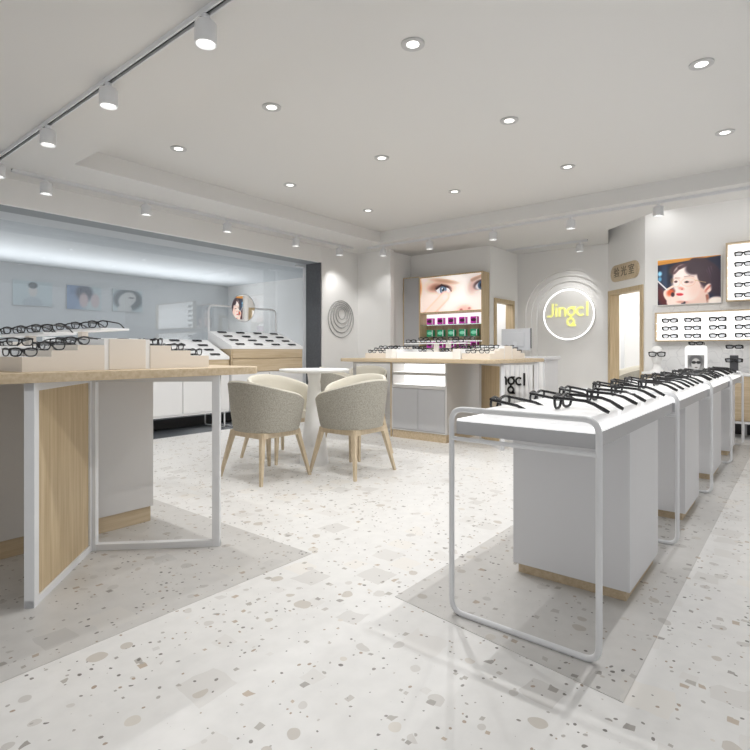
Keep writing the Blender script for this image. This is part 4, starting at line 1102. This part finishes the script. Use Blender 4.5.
# ------------------------------------------------------------------ lit eyewear shelves on the right wall
def wall_shelf(y0, y1, z0, z1, rows, label):
    r = thing('eyewear_shelf', label, 'wall shelf', (8.45, (y0+y1)/2, z0), 0, 'lit eyewear shelves on the right wall')
    w = (y1-y0)/2; h = z1-z0; d = 0.12
    bm = bm_new(); e = 0.016
    box(bm, -d, -0.001, -w, w, 0, e); box(bm, -d, -0.001, -w, w, h-e, h); box(bm, -d, -0.001, w-e, w, e, h-e); box(bm, -d, -0.001, -w, -w+e, e, h-e); obj('wood_frame', bm, OAK_Y, r)
    bm = bm_new(); box(bm, -0.03, -0.005, -w+e, w-e, e, h-e); obj('light_panel', bm, LIGHTPAN, r)
    for z in rows:
        bm = bm_new(); box(bm, -d+0.01, -0.03, -w+e, w-e, z-z0-0.008, z-z0); obj('ledge', bm, LIGHTPAN, r)
    return r
rowsA = [1.275, 1.385, 1.495]
wall_shelf(-1.3, 1.61, 1.235, 1.645, rowsA, 'long low lit wall shelf with three rows of glasses, under the portrait')
rowsB = [1.80, 1.935, 2.07, 2.205, 2.34]
wall_shelf(-1.3, 0.765, 1.755, 2.53, rowsB, 'tall lit wall shelf with glasses, right of the portrait at the photo edge')
gw = make_small_glasses(BLACK, 0.0056, glass('smoked_lens', (0.42, 0.43, 0.45, 1), 0.1)); gw_used = False
def wall_glasses(y, z, lab, grp):
    global gw_used
    if gw_used: g = gw.copy(); C.objects.link(g)
    else: g = gw; gw_used = True
    g.location = (8.35, y, z); g.rotation_euler = (0, 0, -PI/2); g.scale = (1.42, 0.44, 1.32); tag(g, lab, 'eyeglasses', grp)
for i, z in enumerate(rowsA):
    for k, y in enumerate((1.426, 1.15, 0.86, 0.57)):
        wall_glasses(y, z, 'black eyeglasses, %s row, %s from left, on the low lit wall shelf' % (['bottom', 'middle', 'top'][i], ORD[k]), 'glasses on the low lit wall shelf')
for i, z in enumerate(rowsB):
    for k, y in enumerate((0.575,)):
        wall_glasses(y, z, 'black eyeglasses, %s row, at the left end of the tall lit wall shelf' % ['lowest', 'second lowest', 'middle', 'second highest', 'highest'][i], 'glasses on the tall lit wall shelf')

# ------------------------------------------------------------------ wall counter and its props
r = thing('wall_counter', 'long oak counter with a white top on slim legs against the right wall', 'counter', (8.2, 0, 0))
bm = bm_new(); box(bm, -0.25, 0.22, -3.0, 1.70, 0.785, 0.815, 0, 0.003); obj('counter_top', bm, WHITE, r)
bm = bm_new(); box(bm, -0.22, 0.22, -3.0, 1.66, 0.22, 0.785); cs = obj('cabinet_body', bm, OAK_Y, r)
for k in range(7):
    bm = bm_new(); box(bm, -0.236, -0.221, 1.66-0.665*(k+1)+0.004, 1.66-0.665*k-0.004, 0.235, 0.775, 0, 0.002); obj('door', bm, OAK_Y, cs)
bm = bm_new(); box(bm, -0.23, 0.21, -3.0, 1.66, 0.19, 0.22); obj('bottom_rail', bm, WMETAL, r)
for yv in (1.55, 0.55, -0.5, -1.5):
    for xv in (-0.2, 0.18):
        bm = bm_new(); box(bm, xv-0.012, xv+0.012, yv-0.012, yv+0.012, 0, 0.19); obj('leg', bm, WMETAL, r)
# mannequin head at px (655, 358)
def atX(px, py, x):
    a = (px-375)/525.6; rx, ry, rz = .6288*a+.7776, -.7776*a+.6288, (351-py)/525.6; t = x/rx; return ry*t, H+rz*t
hy, _ = atX(657, 360, 8.12)
r = thing('mannequin_head', 'smooth white mannequin head standing on the right wall counter', 'mannequin head', (8.12, hy, 0.815), math.radians(-80))
bm = bm_new()
prof = [(0.085, 0.0), (0.088, 0.008), (0.070, 0.03), (0.052, 0.06), (0.050, 0.10)]
# head built as stacked ellipses: (z, half width x, half depth y, y offset); nose towards -Y
st = [(0.0, .085, .075, 0), (0.01, .086, .076, 0), (0.04, .062, .060, 0.004), (0.08, .050, .054, 0.006), (0.115, .050, .056, 0.004), (0.13, .055, .078, -0.014), (0.155, .063, .092, -0.012), (0.19, .071, .098, -0.006), (0.225, .076, .101, 0), (0.26, .079, .102, 0.003), (0.295, .076, .097, 0.006), (0.325, .062, .080, 0.008), (0.345, .038, .050, 0.008), (0.352, .008, .012, 0.008)]
rings = []
for z, a, b, oy in st:
    ring = []
    for k in range(28):
        t = 2*PI*k/28; x, y = a*math.cos(t), b*math.sin(t)+oy
        f = math.exp(-((t-1.5*PI)/0.16)**2)
        y -= f*(0.018*math.exp(-((z-0.195)/0.022)**2)+0.006*math.exp(-((z-0.157)/0.01)**2))
        ring.append(bm.verts.new((x, y, z)))
    rings.append(ring)
for a, b in zip(rings, rings[1:]):
    for k in range(28): bm.faces.new((a[k], a[(k+1) % 28], b[(k+1) % 28], b[k]))
bm.faces.new(rings[0][::-1]); bm.faces.new(rings[-1])
obj('head', bm, PLASTER, r, 60)
gm = make_glasses('eyeglasses', 'dark thick framed eyeglasses worn by the white mannequin head', 'glasses on the wall counter', BLACK, 0.0042)
ha = math.radians(-80); hv = Vector((0, -0.122, 0)); hv.rotate(Matrix.Rotation(ha, 3, 'Z'))
gm.location = (8.12+hv.x, hy+hv.y, 0.815+0.205); gm.rotation_euler = (0, 0, ha); gm.scale = (1.5,)*3
# rounded card stand with printed face
cy_, _ = atX(696, 358, 8.12)
r = thing('card_stand', 'white rounded card stand printed with a grey face in sunglasses, on the wall counter', 'display card', (8.12, cy_, 0.815), math.radians(-6))
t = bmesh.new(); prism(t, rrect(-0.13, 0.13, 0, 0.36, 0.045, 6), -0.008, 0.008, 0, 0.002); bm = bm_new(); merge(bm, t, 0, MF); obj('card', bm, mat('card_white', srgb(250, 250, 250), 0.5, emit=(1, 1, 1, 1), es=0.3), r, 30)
print_mesh('print', (-0.0088, 0.098, 0.01), (0, -0.196, 0), (0, 0, 0.22), 40, 44, paint_card, 1.0, PRINTF, r)
g = gw.copy(); C.objects.link(g); g.location = (8.10, cy_, 1.177); g.rotation_euler = (0, 0, -PI/2); g.scale = (1.25, 0.8, 1.0); tag(g, 'grey eyeglasses resting on top of the printed card stand', 'eyeglasses', 'glasses on the wall counter')
# tower stand with two pairs
ty, _ = atX(734, 358, 8.12)
r = thing('glasses_stand', 'grey upright stand carrying two pairs of glasses on the wall counter', 'display stand', (8.14, ty, 0.815))
bm = bm_new(); box(bm, -0.03, 0.03, -0.045, 0.045, 0, 0.23, 0, 0.003); obj('post', bm, GREYACE, r)
bm = bm_new(); box(bm, -0.035, 0.035, -0.10, 0.10, 0.30, 0.312, 0, 0.003); box(bm, -0.008, 0.008, -0.01, 0.01, 0.23, 0.30); obj('crossbar', bm, WHITE, r)
for k, (dx, dz) in enumerate(((-0.045, 0.14), (0.0, 0.312))):
    g = gw.copy(); C.objects.link(g); g.location = (8.14+dx, ty, 0.815+dz); g.rotation_euler = (0, 0, -PI/2); g.scale = (1.35, 0.6 if k else 0.25, 1.1)
    tag(g, ['dark eyeglasses hooked on the front of the grey stand', 'dark eyeglasses laid on the crossbar of the grey stand'][k], 'eyeglasses', 'glasses on the wall counter')

# ------------------------------------------------------------------ lamps, world, camera
def area(loc, rot, sx, sy, e, col=(1, 1, 1)):
    l = bpy.data.lights.new('unseen_area_light', 'AREA'); l.shape = 'RECTANGLE'; l.size = sx; l.size_y = sy; l.energy = e; l.color = col
    o = bpy.data.objects.new('unseen_area_light', l); C.objects.link(o); o.location = loc; o.rotation_euler = rot; return o
fl = area((2.4, 9.85, 1.2), (PI, 0, 0), 9.4, 0.3, 82, (0.98, 0.99, 1)); area((2.4, 8.5, 0.8), (PI, 0, 0), 9.4, 0.8, 22, (0.98, 0.99, 1)); fl.rotation_euler = Vector((0, -0.45, 1)).to_track_quat('-Z', 'Y').to_euler(); fl.data.spread = math.radians(100)   # unseen uplights added to grade the far room's ceiling brighter at the back
def point(loc, e, rad=0.15):
    l = bpy.data.lights.new('unseen_fill_light', 'POINT'); l.energy = e; l.shadow_soft_size = rad
    o = bpy.data.objects.new('unseen_fill_light', l); C.objects.link(o); o.location = loc
point((2.0, 8.3, 0.9), 36, 0.5); point((5.8, 8.4, 0.9), 40, 0.5)  # unseen lights added to lift the far room's walls
area((7.75, 0.2, 3.09), (0, -0.5, 0), 0.25, 4.0, 9); area((8.05, 1.75, 3.10), (0, -0.3, 0.78), 0.5, 0.9, 2.5)  # unseen lights added in the ceiling slot to wash the walls
point((8.5, 5.0, 2.4), 26); point((10.4, 3.0, 2.6), 60); point((10.2, 1.0, 2.6), 50)  # unseen lights added to brighten the rooms behind the doorways
w = bpy.data.worlds.new('world'); S.world = w; w.use_nodes = True
bg = w.node_tree.nodes['Background']; bg.inputs[0].default_value = (0.985, 0.99, 1.0, 1); bg.inputs[1].default_value = 0.62

cam = bpy.data.cameras.new('camera'); co = bpy.data.objects.new('camera', cam); C.objects.link(co)
co.location = (0, 0, H); co.rotation_euler = (PI/2, 0, -math.atan2(.7776, .6288))
cam.sensor_width = 36; cam.lens = 525.6/750*36; cam.shift_y = -24/750; cam.clip_start = 0.05
S.camera = co
S.view_settings.view_transform = 'Standard'; S.view_settings.look = 'None'; S.view_settings.exposure = 0.0; S.view_settings.gamma = 1.0
S.cycles.use_denoising = True
S.cycles.max_bounces = 8; S.cycles.diffuse_bounces = 4; S.cycles.transparent_max_bounces = 16
S.cycles.sample_clamp_indirect = 4.0; S.cycles.caustics_reflective = False; S.cycles.caustics_refractive = False
